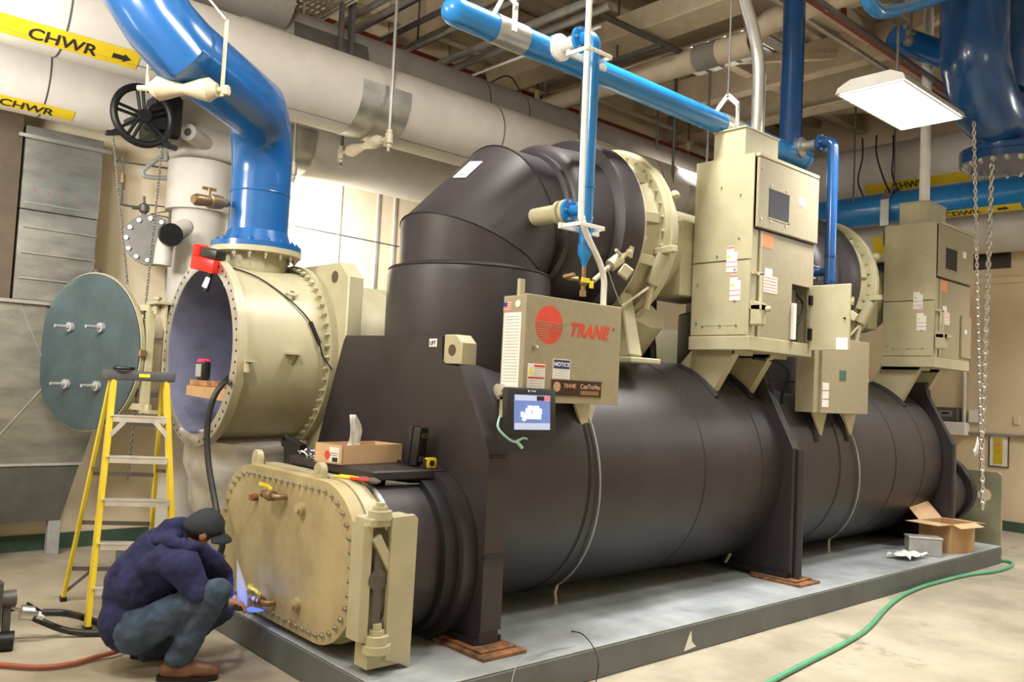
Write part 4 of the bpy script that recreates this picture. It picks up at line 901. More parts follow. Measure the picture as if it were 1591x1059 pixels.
    for k in range(5): mb.box((X0 + .15, Yf - .0035, 2.65 + zo - k * .025), (X0 + .36, Yf - .0025, 2.656 + zo - k * .025))
    obj('label_print', mb, PINKL, c)
    # disconnect handle on the front corner
    obj('disconnect_handle', MB().box((X0 - .02, Yf - .10, 2.25 + zo), (X0 + .07, Yf + .0, 2.42 + zo), .012).prism([(Yf - .10, 2.42 + zo), (Yf, 2.45 + zo), (Yf, 2.38 + zo), (Yf - .10, 2.37 + zo)], 0, X0 - .02, X0 + .07).sph((X0 + .05, Yf - .12, 2.38 + zo), .025).bar((X0 + .06, Yf - .05, 2.44 + zo), (X0 + .06, Yf - .05, 2.66 + zo), .02, .02).bar((X0 + .06, Yf, 2.66 + zo), (X0 + .06, Yf - .06, 2.66 + zo), .02, .02).bar((X0 + .01, Yf, 2.67 + zo), (X0 + .10, Yf - .02, 2.67 + zo), .02, .02), OLIVE, c)
    cab_label(c, .48, 2.76 + zo, X0 - .012); cab_label(c, .44, 2.53 + zo, X0 - .012)
    # cable entry box on the roof
    obj('roof_box', MB().box((X0 + .03, Yf + .12, Z1), (X0 + .52, Yf + .42, Z1 + .235), .003).box((X0 + .02, Yf + .11, Z1 + .235), (X0 + .53, Yf + .43, Z1 + .25), .003), OLIVE, c)
    # legs to the vessel
    for xs in (X0 + .075, X0 + .60):
        mb = MB().prism([(.50, Z0 - .02), (.90, Z0 - .02), (1.02, 1.935), (.86, 1.86), (.70, 1.735)], 0, xs, xs + .02)
        mb.bar((xs + .045, .49, Z0 - .02), (xs + .045, .69, 1.73), .09, .016, (0, 1, 0))
        mb.box((xs, .48, Z0 - .05), (xs + .26, .9, Z0 - .02))
        obj('support_bracket', mb, OLIVE, c)
        obj('foam_strip', MB().tube([shellpt(xs - .02, a, .004) for a in (.74, .85, .95, 1.05, 1.15, 1.25)], .028, 8), BLACKD, c)
    return c
cab1 = cabinet(5.745, 0, 'near tall tan cabinet with black window and hatch standing open on the black vessel', True)
cab2 = cabinet(9.26, .05, 'far tall tan cabinet with dark window at the right end of the black vessel', False)
lb = thing('purge_control_box', (7.3, .3, 1.59), 'square tan box with small green label below the open cabinet hatch', 'control box')
obj('box', MB().box((6.80, .325, 1.59), (7.76, .50, 2.255), .004), OLIVEG, lb); obj('door', MB().box((6.885, .30, 1.588), (7.765, .325, 2.26), .004), OLIVEG, lb)
obj('green_badge', MB().box((7.20, .296, 1.885), (7.32, .30, 1.975), .001), mat('dark_green_badge', (.04, .13, .10), .4), lb)
for k in range(3): obj('white_sticker', MB().box((6.90, .297, 1.64 + k * .074), (7.01, .30, 1.705 + k * .074)), PAPER, lb)
bolts(lb, [(6.94, .30, 1.98), (7.05, .30, 1.80), (7.38, .30, 1.76)], (0, -1, 0), .006, .004, STEEL, 'screw', 8)
for x in (7.0, 7.56):
    obj('bracket', MB().prism([(x - .02, 1.60), (x + .22, 1.60), (x + .15, 1.40), (x + .13, 1.39)], 1, .43, .45).bar((x + .21, .44, 1.60), (x + .145, .45, 1.39), .012, .07), OLIVE, lb)
    obj('foam_strip', MB().tube([shellpt(x + .08, a, .004) for a in (.28, .42, .55, .70)], .026, 8), BLACKD, lb)
# tubes and cords seen under the near cabinet
tag(obj('refrigerant_tube', MB().tube(smoothpath([(6.2, .55, 2.02), (6.55, .5, 2.0), (6.72, .52, 1.9), (6.75, .60, 1.70), (6.9, .62, 1.6)], 5), .012, 8).tube([(6.3, .5, 1.82), (6.9, .55, 1.85)], .008, 6), DARKM), 'thin dark tubes looping below the near tall cabinet beside the square box', 'tubing')

# ================================================================== VENT PIPES
MY, MZ, MR = .70, 3.95, .088
vm = thing('blue_vent_main', (4.8, MY, MZ), 'long blue horizontal pipe with rounded end running overhead across the top centre', 'pipe')
mb = MB().lathe((2.93, MY, MZ), (7.18, MY, MZ), [(0, .002), (.012, .04), (.035, .068), (.07, .084), (.10, MR), (4.25, MR)], 32)
obj('pipe', mb, BLUEL, vm)
obj('riser', MB().cyl((6.93, MY, MZ), (6.93, MY, 6.47), MR + .012, 32), BLUED, vm)
obj('end_cap', MB().lathe((7.14, MY, MZ), (7.3, MY, MZ), [(0, MR + .006), (.05, MR + .006), (.09, .06), (.11, .005)], 28), BLUEL, vm)
for x in (3.42, 5.92):
    sd = obj('pipe_shield', MB().lathe((x - .10, MY, MZ), (x + .16, MY, MZ), [(0, MR + .002), (0, MR + .006), (.26, MR + .006), (.26, MR + .002)], 28, caps=False), GALV, vm, label='bare metal sleeve')
    ch = thing('clevis_hanger', (x, MY, MZ), ('white clevis hanger near the rounded end of the blue overhead pipe', 'white clevis hanger on the blue overhead pipe just left of the near tall cabinet')[x > 4], 'pipe hanger')
    obj('clevis', MB().bar((x, MY - .10, MZ - .02), (x, MY - .10, MZ + .17), .04, .008, (0, 1, 0)).bar((x, MY - .10, MZ + .17), (x, MY, MZ + .27), .04, .008, (1, 0, 0)).bar((x, MY + .10, MZ), (x, MY + .10, MZ + .17), .04, .008, (0, 1, 0)).bar((x, MY + .10, MZ + .17), (x, MY, MZ + .27), .04, .008, (1, 0, 0)), PAPER, ch)
    obj('hanger_rod', MB().cyl((x, MY, MZ + .26), (x, MY, 6.47), .008, 8), DGREY, ch)
    obj('bolt', MB().cyl((x, MY - .115, MZ + .13), (x, MY - .09, MZ + .13), .015, 6), STEEL, ch)
def vent(dx, x, zt, zb, brz, label, m, end=True, cupz=None):
    Y0 = .30
    t = thing('blue_vent_drop', (x, Y0, zb), label, 'pipe')
    r = .042 if end else .048
    elb = [(x, Y0 + .16, zt)] + [tuple(q) for q in arc((x, Y0 + .07, zt - .07), (0, 0, 1), (0, -1, 0), .07, 0, PI / 2, 6)] + [(x, Y0, zb + .1)]
    obj('pipe', MB().tube(elb, r, 24).lathe((x, Y0, zb + .14), (x, Y0, zb), [(0, r + .004), (.06, r + .004), (.10, .025), (.14, .015)], 24), m, t)
    obj('flange', MB().cyl((x, Y0 + .10, zt), (x, Y0 + .125, zt), .085, 28), m, t)
    obj('grey_coupling', MB().lathe((x, Y0 + .125, zt), (x, Y0 + .4, zt), [(0, .05), (.03, .045), (.12, .045), (.15, .05), (.17, .09), (.195, .09)], 28), PAPER if end else GALV, t)
    obj('main_flange', MB().cyl((x, Y0 + .32, zt), (x, Y0 + .345, zt), .095, 28), m, t)
    for k in range(6):
        a = 2 * PI * k / 6
        if k == 0: b0 = V((x + .068 * math.cos(a), Y0 + .10, zt + .068 * math.sin(a)))
    bolts(t, circ((x, Y0 + .10, zt), (0, 1, 0), .068, 6), (0, -1, 0), .010, .012, STEEL)
    obj('collar', MB().cyl((x, Y0, zb + .30), (x, Y0, zb + .315), r + .005, 24).cyl((x, Y0, brz + .13), (x, Y0, brz + .145), r + .005, 24), m, t)
    obj('branch', MB().tube([(x, Y0, brz), (x, Y0 + .13, brz)], .035, 20).cyl((x, Y0 + .13, brz), (x, Y0 + .155, brz), .08, 28), m, t)
    obj('branch_valve', MB().cyl((x, Y0 + .156, brz), (x, Y0 + .185, brz), .082, 24).cyl((x, Y0 + .185, brz), (x, Y0 + .21, brz), .055, 20).cyl((x, Y0 + .21, brz), (x, Y0 + .24, brz), .08, 24).cyl((x, Y0 + .24, brz), (x, Y0 + .50, brz), .06, 20), OLIVE, t)
    bolts(t, circ((x, Y0 + .13, brz), (0, 1, 0), .064, 6), (0, -1, 0), .010, .012, STEEL)
    return t
v1 = vent(0, 3.84, 3.955, 2.46, 2.83, 'bright blue vertical vent pipe dropping in front of the near black elbow', BLUEL)
v2 = vent(0, 6.97, 4.00, 2.44, 2.83, 'dark blue vertical vent pipe right of the near tall cabinet', BLUED, False)
dv = thing('drain_valve', (3.84, .30, 2.30), 'small brass drain valve with yellow lever at the foot of the bright blue vent pipe', 'valve')
obj('body', MB().cyl((3.84, .30, 2.46), (3.84, .30, 2.30), .015, 12).sph((3.84, .30, 2.36), .028).cyl((3.84, .30, 2.31), (3.84, .30, 2.27), .022, 6).tube([(3.84, .34, 2.385), (3.80, .40, 2.39), (3.74, .36, 2.39), (3.76, .30, 2.40)], .016, 10), BRASS, dv)
obj('lever', MB().box((3.79, .262, 2.355), (3.86, .27, 2.385)).box((3.86, .262, 2.325), (3.90, .27, 2.372), .004), YLEV, dv)
cd1 = thing('white_conduit', (3.83, .22, 2.2), 'thin white conduit strapped to the bright blue vent pipe, ending on the control box', 'conduit')
obj('tube', MB().tube(smoothpath([(3.70, .225, 6.47), (3.70, .225, 4.4), (3.71, .225, 2.9), (3.725, .225, 2.74), (3.79, .235, 2.64), (3.95, .27, 2.50), (4.02, .29, 2.40), (4.035, .30, 2.32), (4.035, .30, 2.215)], 3), .020, 12), PAPER, cd1)
for z in (3.80, 2.70):
    obj('strut_clamp', MB().box((3.66, .345, z - .018), (4.02, .368, z + .018), .002).box((3.68, .195, z - .012), (3.90, .206, z + .012), .002).box((3.675, .2, z - .012), (3.688, .35, z + .012)).box((3.895, .2, z - .012), (3.91, .35, z + .012)), PAPER, cd1)
# ------------------------------------------------ conduits
g1 = [at(1140, -60, 1, .55), at(1158, 5, 1, .55), at(1172, 55, 1, .55), at(1179, 110, 1, .55), at(1176, 200, 1, .55)]
g1[-1] = V((g1[3].x, .55, 3.86))
tag(obj('grey_conduit', MB().tube(smoothpath(g1, 5), .052, 20), GALV), 'wide bent galvanised conduit entering the roof box of the near tall cabinet', 'conduit')
tag(obj('white_conduit', MB().cyl((9.52, .55, 3.91), (9.52, .55, 6.47), .055, 20), PAPER), 'straight white conduit standing on the roof box of the far tall cabinet', 'conduit')
tag(obj('thin_conduit', MB().tube([g1[4] + V((.10, 0, 0)), g1[3] + V((.10, 0, 0))], .008, 8), PAPER), 'very thin white tube beside the bent galvanised conduit', 'conduit')

# ------------------------------------------------ ceiling light
cl = thing('high_bay_fixture', (7.03, -.28, 4.2), 'lit rectangular fluorescent high-bay light fixture hanging at upper right', 'ceiling light')
obj('lamp_grid', MB().box((6.45, -.53, 4.198), (7.60, -.02, 4.206)), glow('lit_fluorescent_lamps', (1, .98, .92), 9), cl)
mb = MB()
for k in range(24): mb.box((6.44 + k * .0505, -.54, 4.188), (6.446 + k * .0505, -.01, 4.20))
for k in range(5): mb.box((6.44, -.54 + k * .13, 4.188), (7.61, -.534 + k * .13, 4.20))
obj('wire_guard', mb, PAPER, cl)
obj('housing', MB().prism([(-.56, 4.20), (-.54, 4.25), (-.44, 4.30), (-.12, 4.30), (-.01, 4.25), (0.01, 4.20), (-.01, 4.207), (-.54, 4.207)], 0, 6.42, 7.63), mat('lamp_housing_grey', (.38, .36, .32), .5), cl)
obj('suspension_rod', MB().cyl((6.9, -.28, 4.30), (6.9, -.28, 6.47), .012, 8).cyl((6.9, -.28, 4.30), (6.9, -.28, 4.42), .03, 10).box((6.8, -.34, 4.9), (7.0, -.22, 5.05), .01), DGREY, cl)
# ================================================================== CEILING SERVICES
def rodline(name, pts, r, m, label, cat='conduit', n=10, group=None):
    return tag(obj(name, MB().tube(pts, r, n), m), label, cat, group)
rp = [V((2.6, 5.02, 5.62)), V((12.9, 5.02, 5.62))]
rodline('red_sprinkler_pipe', rp, .075, REDPIPE, 'dark red sprinkler pipe high along the back wall above the grey insulated pipe', 'pipe')
r1 = [V((5.2, .82, 5.62)), V((13.1, .82, 5.62))]
rodline('red_sprinkler_pipe', r1, .045, REDPIPE, 'thin dark red sprinkler pipe along the ceiling above the ceiling light', 'pipe')
rodline('grey_conduit', [V((5.2, 1.05, 5.60)), V((11.5, 1.05, 5.60))], .035, GALV, 'grey conduit running alongside the thin red sprinkler pipe', 'conduit')
rodline('grey_conduit', [V((5.2, .45, 5.3)), V((13.0, .45, 5.3))], .028, DGREY, 'dark conduit nearest the camera side of the red sprinkler pipe', 'conduit')
rodline('red_drop_pipe', [V((8.1, .82, 5.62)), V((8.1, .82, 5.95))], .03, REDPIPE, 'short red drop on the thin sprinkler pipe above the ceiling light', 'pipe')
# round insulated duct across the ceiling
dd_ = thing('overhead_duct', (7.45, 2.5, 5.4), 'cream insulated round pipe crossing the ceiling with an open end, right of top centre', 'pipe')
obj('duct', MB().lathe((7.50, 5.1, 5.40), (7.50, 1.43, 5.40), [(0, .11), (1.9, .11), (1.92, .135), (3.60, .135), (3.60, .105), (3.3, .105)], 32, caps=False), CREAMD, dd_)
obj('end_cavity', MB().cyl((7.5, 1.6, 5.4), (7.5, 1.62, 5.4), .11, 24), DARKM, dd_)
obj('duct_band', MB().lathe((7.5, 2.20, 5.40), (7.5, 1, 5.4), [(0, .137), (0, .141), (.30, .141), (.30, .137)], 32, caps=False), GREYINS, dd_)
obj('branch_duct', MB().tube([(7.5, 1.55, 5.5), (7.6, 1.35, 5.62), (7.7, .9, 5.7), (7.7, -.6, 5.7)], .12, 24), CREAMD, dd_)
mb = MB()
tag(obj('flat_duct', MB().box((6.75, 1.3, 5.30 + .25), (7.15, 5.0, 5.80), .01), CREAMD), 'flat beige rectangular duct beside the round cream ceiling pipe', 'duct')
lv = thing('louvre_panel', (6.6, 2.2, 5.95), 'galvanised slatted ceiling panel with bright gaps above the round cream pipe', 'grille')
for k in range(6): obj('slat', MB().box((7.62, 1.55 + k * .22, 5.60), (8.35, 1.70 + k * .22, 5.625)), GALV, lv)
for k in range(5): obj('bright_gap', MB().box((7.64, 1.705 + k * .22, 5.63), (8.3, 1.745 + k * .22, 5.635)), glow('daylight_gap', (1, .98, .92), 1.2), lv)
# conduits that cross the ceiling (they run towards the back wall)
for i, (x, z, r, y0, y1, m, lab) in enumerate([
    (4.02, 5.30, .012, 3.2, 5.1, PAPER, 'leftmost thin pale conduit crossing behind the two strut channels'),
    (4.22, 5.32, .034, 1.2, 5.1, GALV, 'second pale conduit from the left in the bundle behind the strut channels'),
    (4.36, 5.30, .034, 1.2, 5.1, GALV, 'third pale conduit from the left in the bundle behind the strut channels'),
    (4.60, 5.45, .020, .8, 5.1, DGREY, 'thin dark conduit right of the pale bundle at top left'),
    (4.78, 5.35, .030, .8, 5.1, DGREY, 'dark conduit just left of the tall galvanised hanger rod'),
    (5.05, 5.30, .026, .8, 4.9, GALV, 'grey conduit passing behind the tall galvanised hanger rod'),
    (5.52, 5.30, .040, 1.9, 4.45, GALV, 'bright round conduit left of the pair above the blue pipe end'),
    (5.72, 5.30, .040, 1.9, 4.50, GALV, 'bright round conduit right of the pair above the blue pipe end'),
    (5.92, 5.25, .014, 2.2, 4.60, PAPER, 'thin white conduit right of the bright pair above the blue pipe end')]):
    rodline('ceiling_conduit', [V((x, y0, z)), V((x, y1, z))], r, m, lab, 'conduit', 12, 'conduits crossing the ceiling')
for i, (x, y, z, L, lab) in enumerate([(5.02, 3.55, 5.3, 1.1, 'short strut rail hung by a rod right of the galvanised hanger rod'), (6.85, 2.2, 5.35, 1.3, 'dark strut rail hanging above the round cream pipe')]):
    t = thing('strut_rail', (x, y, z), lab, 'strut')
    obj('channel', MB().box((x, y, z), (x + .04, y + L, z + .04)).box((x + .07, y, z), (x + .09, y + L, z + .03)), DGREY, t)
    obj('rod', MB().cyl((x + .05, y + L * .5, z + .03), (x + .05, y + L * .5, 6.47), .012, 8), DGREY, t)
rodline('dark_strut', [at(890, 2, 2, 5.5), at(1060, 82, 2, 5.5)], .035, DGREY, 'dark strut channel running diagonally across the ceiling right of the white conduit', 'strut')
tray = thing('cable_tray', (3.7, 4.3, 5.3), 'perforated cream metal tray at the top left behind the white pipe', 'tray')
mb = MB(); 
for k in range(15): mb.box((3.50, 3.2 + k * .125, 5.30), (3.98, 3.25 + k * .125, 5.304))
for k in range(9): mb.box((3.50 + k * .058, 3.2, 5.298), (3.53 + k * .058, 5.05, 5.30))
mb.box((3.49, 3.2, 5.29), (3.51, 5.05, 5.34)).box((3.97, 3.2, 5.29), (3.99, 5.05, 5.34)); obj('mesh_tray', mb, BEIGE, tray)
for i, (px, py, z0) in enumerate([(790, 0, 0)]): pass
for x, y, z0, lab in ((5.15, 1.9, 4.9, 'x'),): pass
rodline('hanger_rod', [V((6.42, 2.9, 4.3)), V((6.42, 2.9, 6.47))], .02, DGREY, 'dark steel rod hanging behind the blue overhead pipe, left of the near tall cabinet', 'rod')
rodline('hanger_rod', [V((8.3, 3.1, 4.3)), V((8.3, 3.1, 6.47))], .018, DGREY, 'dark rod hanging just left of the roof box of the near tall cabinet', 'rod')
for (px, py, lab) in ((835, 140, 'pale beam clamp cluster under the ceiling left of the white conduit'), (1070, 220, 'pale clamp on the ceiling line left of the near tall cabinet')):
    p = at(px, py, 1, 4.6); t = thing('beam_clamp', p, lab, 'clamp')
    obj('plate', MB().box(p + V((-.12, -.03, -.02)), p + V((.12, .05, .0)), .006).box(p + V((-.03, -.03, -.14)), p + V((.03, .03, .0)), .01), BEIGE, t); obj('rod', MB().cyl(p, p + V((0, 0, 1.0)), .012, 8).cyl(p - V((0, 0, .45)), p, .012, 8), DGREY, t)
rodline('ceiling_cable', smoothpath([at(752, 135, 1, 4.4), at(790, 118, 1, 4.4), at(815, 150, 1, 4.4), at(850, 172, 1, 4.4), at(860, 200, 1, 4.4)], 5), .012, DGREY, 'thin grey cable looping in front of the back wall beams above the white pipe', 'cable')
rodline('wall_rail', [V((4.2, 5.1, 5.35)), V((12.5, 5.1, 5.35))], .03, BEIGE, 'long pale rail below the high red sprinkler pipe on the back wall', 'rail')
rodline('wall_rail', [V((4.2, 4.9, 5.9)), V((12.5, 4.9, 5.9))], .035, BEIGE, 'long pale rail above the high red sprinkler pipe near the ceiling', 'rail')
# horizontal cable across the bright wall
rodline('stay_cable', [V((3.1, 5.19, 3.36)), V((6.6, 5.19, 3.30))], .007, DGREY, 'thin dark cable stretched across the bright wall right of the blue riser', 'cable')

# ================================================================== TOP RIGHT BLUE PIPES
be = thing('blue_elbow_pipe', (9.2, -.3, 4.4), 'wide dark blue glossy elbow pipe at the top right corner', 'pipe')
ctr = V((8.92, -.3, 5.0)); path = [(8.46, -.3, 6.1), (8.46, -.3, 5.05)] + [tuple(V((8.46 + .5, -.3, 5.02)) + V((-.5 * math.cos(a), -.04 * math.sin(a), -.33 * math.sin(a)))) for a in [PI / 2 * k / 8 for k in range(1, 9)]] + [(9.5, -.42, 4.78), (10.6, -.6, 5.0)]
path = [(8.50, -.3, 6.3), (8.50, -.3, 5.2), (8.56, -.3, 4.98), (8.72, -.3, 4.78), (8.95, -.3, 4.66), (9.25, -.32, 4.66), (9.9, -.40, 4.80), (11.0, -.5, 5.15)]
obj('pipe', MB().tube(smoothpath(path, 4), .30, 40), BLUED, be, sharp=60)
obj('branch_stub', MB().tube([(9.2, -.3, 4.9), (9.35, -.3, 6.2)], .24, 32), BLUED, be)
obj('flange', MB().cyl((9.45, -.3, 4.30), (9.45, -.3, 4.36), .44, 56).cyl((9.45, -.3, 4.36), (9.45, -.3, 4.7), .30, 40), BLUED, be)
obj('flange_mate', MB().cyl((9.45, -.3, 4.22), (9.45, -.3, 4.295), .44, 56), BLUED, be)
bolts(be, circ((9.45, -.3, 4.22), (0, 0, 1), .385, 20), (0, 0, -1), .032, .03, STEEL, 'bolt')
rodline('blue_header_pipe', [V((8.8, .6, 5.6)), V((11.5, -.6, 5.3))], .14, BLUE, 'blue pipe behind the wide elbow at the top right corner', 'pipe', 24)
sp = [at(1334, -60, 1, -.3), at(1345, -12, 1, -.3), at(1356, 10, 1, -.3), at(1375, 18, 1, -.3), at(1430, 4, 1, -.3), at(1500, -20, 1, -.3)]
rodline('small_blue_pipe', smoothpath(sp, 5), .058, BLUEL, 'small bright blue pipe bend entering from the top edge left of the wide elbow', 'pipe', 20)
sp2 = [at(1440, 0, 1, .2), at(1500, -8, 1, .2), at(1560, -2, 1, .2), at(1591, 5, 1, .2)]
rodline('small_blue_pipe', smoothpath(sp2, 5), .07, BLUED, 'dark blue small pipe along the top edge behind the wide elbow', 'pipe', 20)
for (p, lab) in (((1412, 45), 'grey valve fitting hanging above the ceiling light'),):
    q = at(*p, 1, .1); t = thing('hanging_fitting', q, lab, 'fitting')
    obj('body', MB().cyl(q + V((0, 0, -.10)), q + V((0, 0, .15)), .03, 12).cyl(q + V((-.08, 0, 0)), q + V((.12, 0, .0)), .025, 12).sph(q + V((0, 0, -.12)), .05), DGREY, t); obj('rod', MB().cyl(q + V((0, 0, .1)), q + V((0, 0, 1.2)), .01, 8), DGREY, t)

# chains
def chain(name, a, b, m, label, link=.040, r=.0045, sway=0, maxn=130):
    a = V(a); b = V(b); L = (b - a).length; n = min(maxn, int(L / (link * .72))); d = (b - a) / n; z = d.normalized()
    t = MB()
    for i in range(n):
        c = a + d * (i + .5); u = V((1, 0, 0)) if i % 2 else V((0, 1, 0)); u = (u - z * u.dot(z)).normalized(); s = z.cross(u); pts = []
        hl = d.length * .72
        for k in range(8):
            t_ = 2 * PI * k / 8; pts.append(c + z * (hl * math.cos(t_)) + u * (hl * .45 * math.sin(t_)))
        rings = []
        pts.append(pts[0])
        t.tube(pts, r, 4, caps=False)
    return tag(obj(name, t, m), label, 'chain')
c0 = at(1513, 190, 1, -.3); c1_ = at(1524, 690, 1, -.3); c2_ = at(1541, 255, 1, -.3); c3_ = at(1527, 790, 1, -.3)
chain('hoist_chain', c0, c1_, STEEL, 'left thinner strand of the steel chain hanging at the right side', .055, .006)
chain('hoist_chain', c2_, at(1526, 690, 1, -.3), CHROME, 'right thicker bright strand of the steel chain hanging at the right side', .075, .010)
chain('hoist_chain', at(1525, 690, 1, -.3), c3_, CHROME, 'gathered lower end of the steel chain in front of the olive end plate', .07, .010)
tg = MB(); q = at(1520, 680, 1, -.3); rr = []
for i in range(6):
    t_ = i / 5; c = q + V((-.10 * t_ - .02, 0, -.02 - .12 * t_ - .04 * math.sin(t_ * 3))); rr.append((tg.bm.verts.new(c + V((-.0, 0, .035))), tg.bm.verts.new(c + V((.055, 0, -.035)))))
for i in range(5): tg.bm.faces.new((rr[i][0], rr[i + 1][0], rr[i + 1][1], rr[i][1]))
t_ = tag(obj('paper_tag', tg, PAPER), 'curled white paper tag tied to the hanging chain', 'tag'); t_.modifiers.new('thick', 'SOLIDIFY').thickness = .002

# ================================================================== RIGHT WALL ITEMS
def wbox(name, y0, z0, y1, z1, d, m, parent=None, bev=0.0): return obj(name, MB().box((WX - d, min(y0, y1), min(z0, z1)), (WX, max(y0, y1), max(z0, z1)), bev), m, parent)
gr = thing('wall_grille', (WX, 1.1, 3.74), 'dark wall vent grille under the white pipe on the far right wall', 'vent')
wbox('frame', .87, 3.74, 1.38, 4.02, .02, BROWN, gr); mb = MB()
for k in range(8): mb.box((WX - .03, .89, 3.76 + k * .032), (WX - .021, 1.36, 3.775 + k * .032))
obj('louvre', mb, DARKM, gr)
g2 = thing('wall_grille', (WX, 2.6, 3.7), 'dark wall vent grille left of the far tall cabinet', 'vent')
wbox('frame', 2.3, 3.72, 3.0, 3.95, .02, DARKM, g2)
fr = thing('framed_notice', (WX, .98, .88), 'framed wall notice with a yellow strip beside the hanging chain', 'notice')
wbox('frame', .85, .885, 1.11, 1.345, .02, BROWN, fr); obj('paper', MB().box((WX - .024, .865, .90), (WX - .0205, 1.095, 1.33)), PAPER, fr); obj('yellow_strip', MB().box((WX - .028, .93, .93), (WX - .0245, 1.05, 1.29)), YLAB, fr)
obj('strip_print', MB().box((WX - .030, .96, 1.18), (WX - .0285, 1.02, 1.23)).box((WX - .030, .965, 1.08), (WX - .0285, 1.015, 1.10)), PINKL, fr)
tx = thing('wall_transmitter', (WX, 1.62, 1.5), 'dark grey instrument box with display mounted above the white wall housing', 'instrument')
wbox('case', 1.50, 1.50, 1.83, 1.70, .12, DGREY, tx, .01); obj('display', MB().box((WX - .126, 1.58, 1.56), (WX - .1205, 1.76, 1.65)), GALVD, tx); obj('display_glass', MB().box((WX - .129, 1.62, 1.60), (WX - .1265, 1.73, 1.63)), GLASSD, tx)
tr2 = thing('wall_trunking', (WX, 1.5, 1.3), 'white wall housing below the dark instrument box on the far right wall', 'housing')
wbox('housing', 1.38, 1.30, 1.86, 1.49, .16, PAPER, tr2, .01); wbox('junction_box', 1.20, 1.50, 1.38, 1.68, .06, PAPER, tr2, .006)
obj('riser_conduit', MB().cyl((WX - .05, 1.44, 1.49), (WX - .05, 1.44, 2.55), .03, 12), ALU, tr2)
tag(obj('wall_conduit', MB().cyl((WX - .04, -5.9, 1.345), (WX - .04, 1.37, 1.345), .022, 12), GALV), 'horizontal metal conduit along the far right wall behind the chain', 'conduit')
tag(obj('wall_switch', MB().box((WX - .02, .72, 1.50), (WX, .80, 1.62), .004), CREAMR), 'small cream wall plate near the right edge above the framed notice', 'switch')
op = thing('end_plate', (11.0, 1.0, 0), 'olive steel plate with round hole standing beyond the far end of the black vessel', 'plate')
obj('plate', MB().prism([(.19, .0), (.19, .93), (.24, .965), (2.3, .95), (2.3, 0)], 0, 10.98, 11.02, bev=.004), mat('dusty_olive_enamel', (.30, .30, .20), .6, var=.12, scale=3), op)
obj('round_hole', MB().cyl((10.979, .375, .68), (10.974, .375, .68), .075, 24), CREAM, op)

# boxes on the pad
bx2 = thing('open_carton', (9.55, .3, PZ), 'open brown cardboard carton with flaps at the far right of the pad', 'box')
K = at(1475, 862, 2, PZ); a0 = at(1478, 861, 2, PZ); a1 = at(1514, 857, 2, PZ); u = (a1 - a0).normalized(); v_ = V((-u.y, u.x, 0))
Mk = Matrix(((u.x, v_.x, 0, a0.x), (u.y, v_.y, 0, a0.y), (0, 0, 1, PZ + .001), (0, 0, 0, 1)))
w_ = (a1 - a0).length; dp = .36; hh = .30
obj('carton', MB().box((0, 0, 0), (w_, .006, hh), 0, Mk).box((0, dp - .006, 0), (w_, dp, hh), 0, Mk).box((0, .006, 0), (.006, dp - .006, hh), 0, Mk).box((w_ - .006, .006, 0), (w_, dp - .006, hh), 0, Mk).box((.006, .006, 0), (w_ - .006, dp - .006, .006), 0, Mk), CARD, bx2)
def flap(p, q, out):
    p = Mk @ V(p); q = Mk @ V(q); o = Mk.to_3x3() @ V(out); mb = MB(); n = o.cross(q - p).normalized() * .004
    vs = [p, q, q + o, p + o]; A = [mb.bm.verts.new(c) for c in vs]; B = [mb.bm.verts.new(c + n) for c in vs]
    mb.bm.faces.new(A); mb.bm.faces.new(B[::-1])
    for i in range(4): mb.bm.faces.new((A[i], A[(i + 1) % 4], B[(i + 1) % 4], B[i]))
    return obj('flap', mb, CARDL, bx2)
flap((0, 0, hh), (0, dp, hh), (-.24, 0, .0)); flap((0, 0, hh), (w_, 0, hh), (.0, -.10, -.03)); flap((w_, 0, hh), (w_, dp, hh), (.22, 0, -.02)); flap((0, dp, hh), (w_, dp, hh), (-.05, .14, .17))
gb = thing('grey_case', (9.0, .2, PZ), 'low grey lidded box lying left of the open carton on the pad', 'box')
a0 = at(1412, 862, 2, PZ); a1 = at(1464, 866, 2, PZ); u = (a1 - a0).normalized(); v_ = V((-u.y, u.x, 0)); Mg = Matrix(((u.x, v_.x, 0, a0.x), (u.y, v_.y, 0, a0.y), (0, 0, 1, PZ + .001), (0, 0, 0, 1))); wg = (a1 - a0).length
obj('body', MB().box((0, 0, 0), (wg, .16, .17), .006, Mg), GREYBOX, gb); obj('lid', MB().box((-.006, -.006, .17), (wg + .006, .166, .19), .004, Mg), ALU, gb)
mb = MB(); q0 = at(1412, 862, 2, PZ + .01); G = []
for i in range(8):
    row = []
    for j in range(6): row.append(mb.bm.verts.new(q0 + V((-.34 + i * .06 + .02 * math.sin(j * 2), -.16 + j * .045 + .02 * math.sin(i * 1.7), .012 + abs(.035 * math.sin(i * 1.3 + j * 1.9))))))
    G.append(row)
for i in range(7):
    for j in range(5): mb.bm.faces.new((G[i][j], G[i + 1][j], G[i + 1][j + 1], G[i][j + 1]))
pp = tag(obj('crumpled_paper', mb, PAPER), 'crumpled white paper on the pad in front of the grey box', 'paper'); pp.modifiers.new('thick', 'SOLIDIFY').thickness = .003

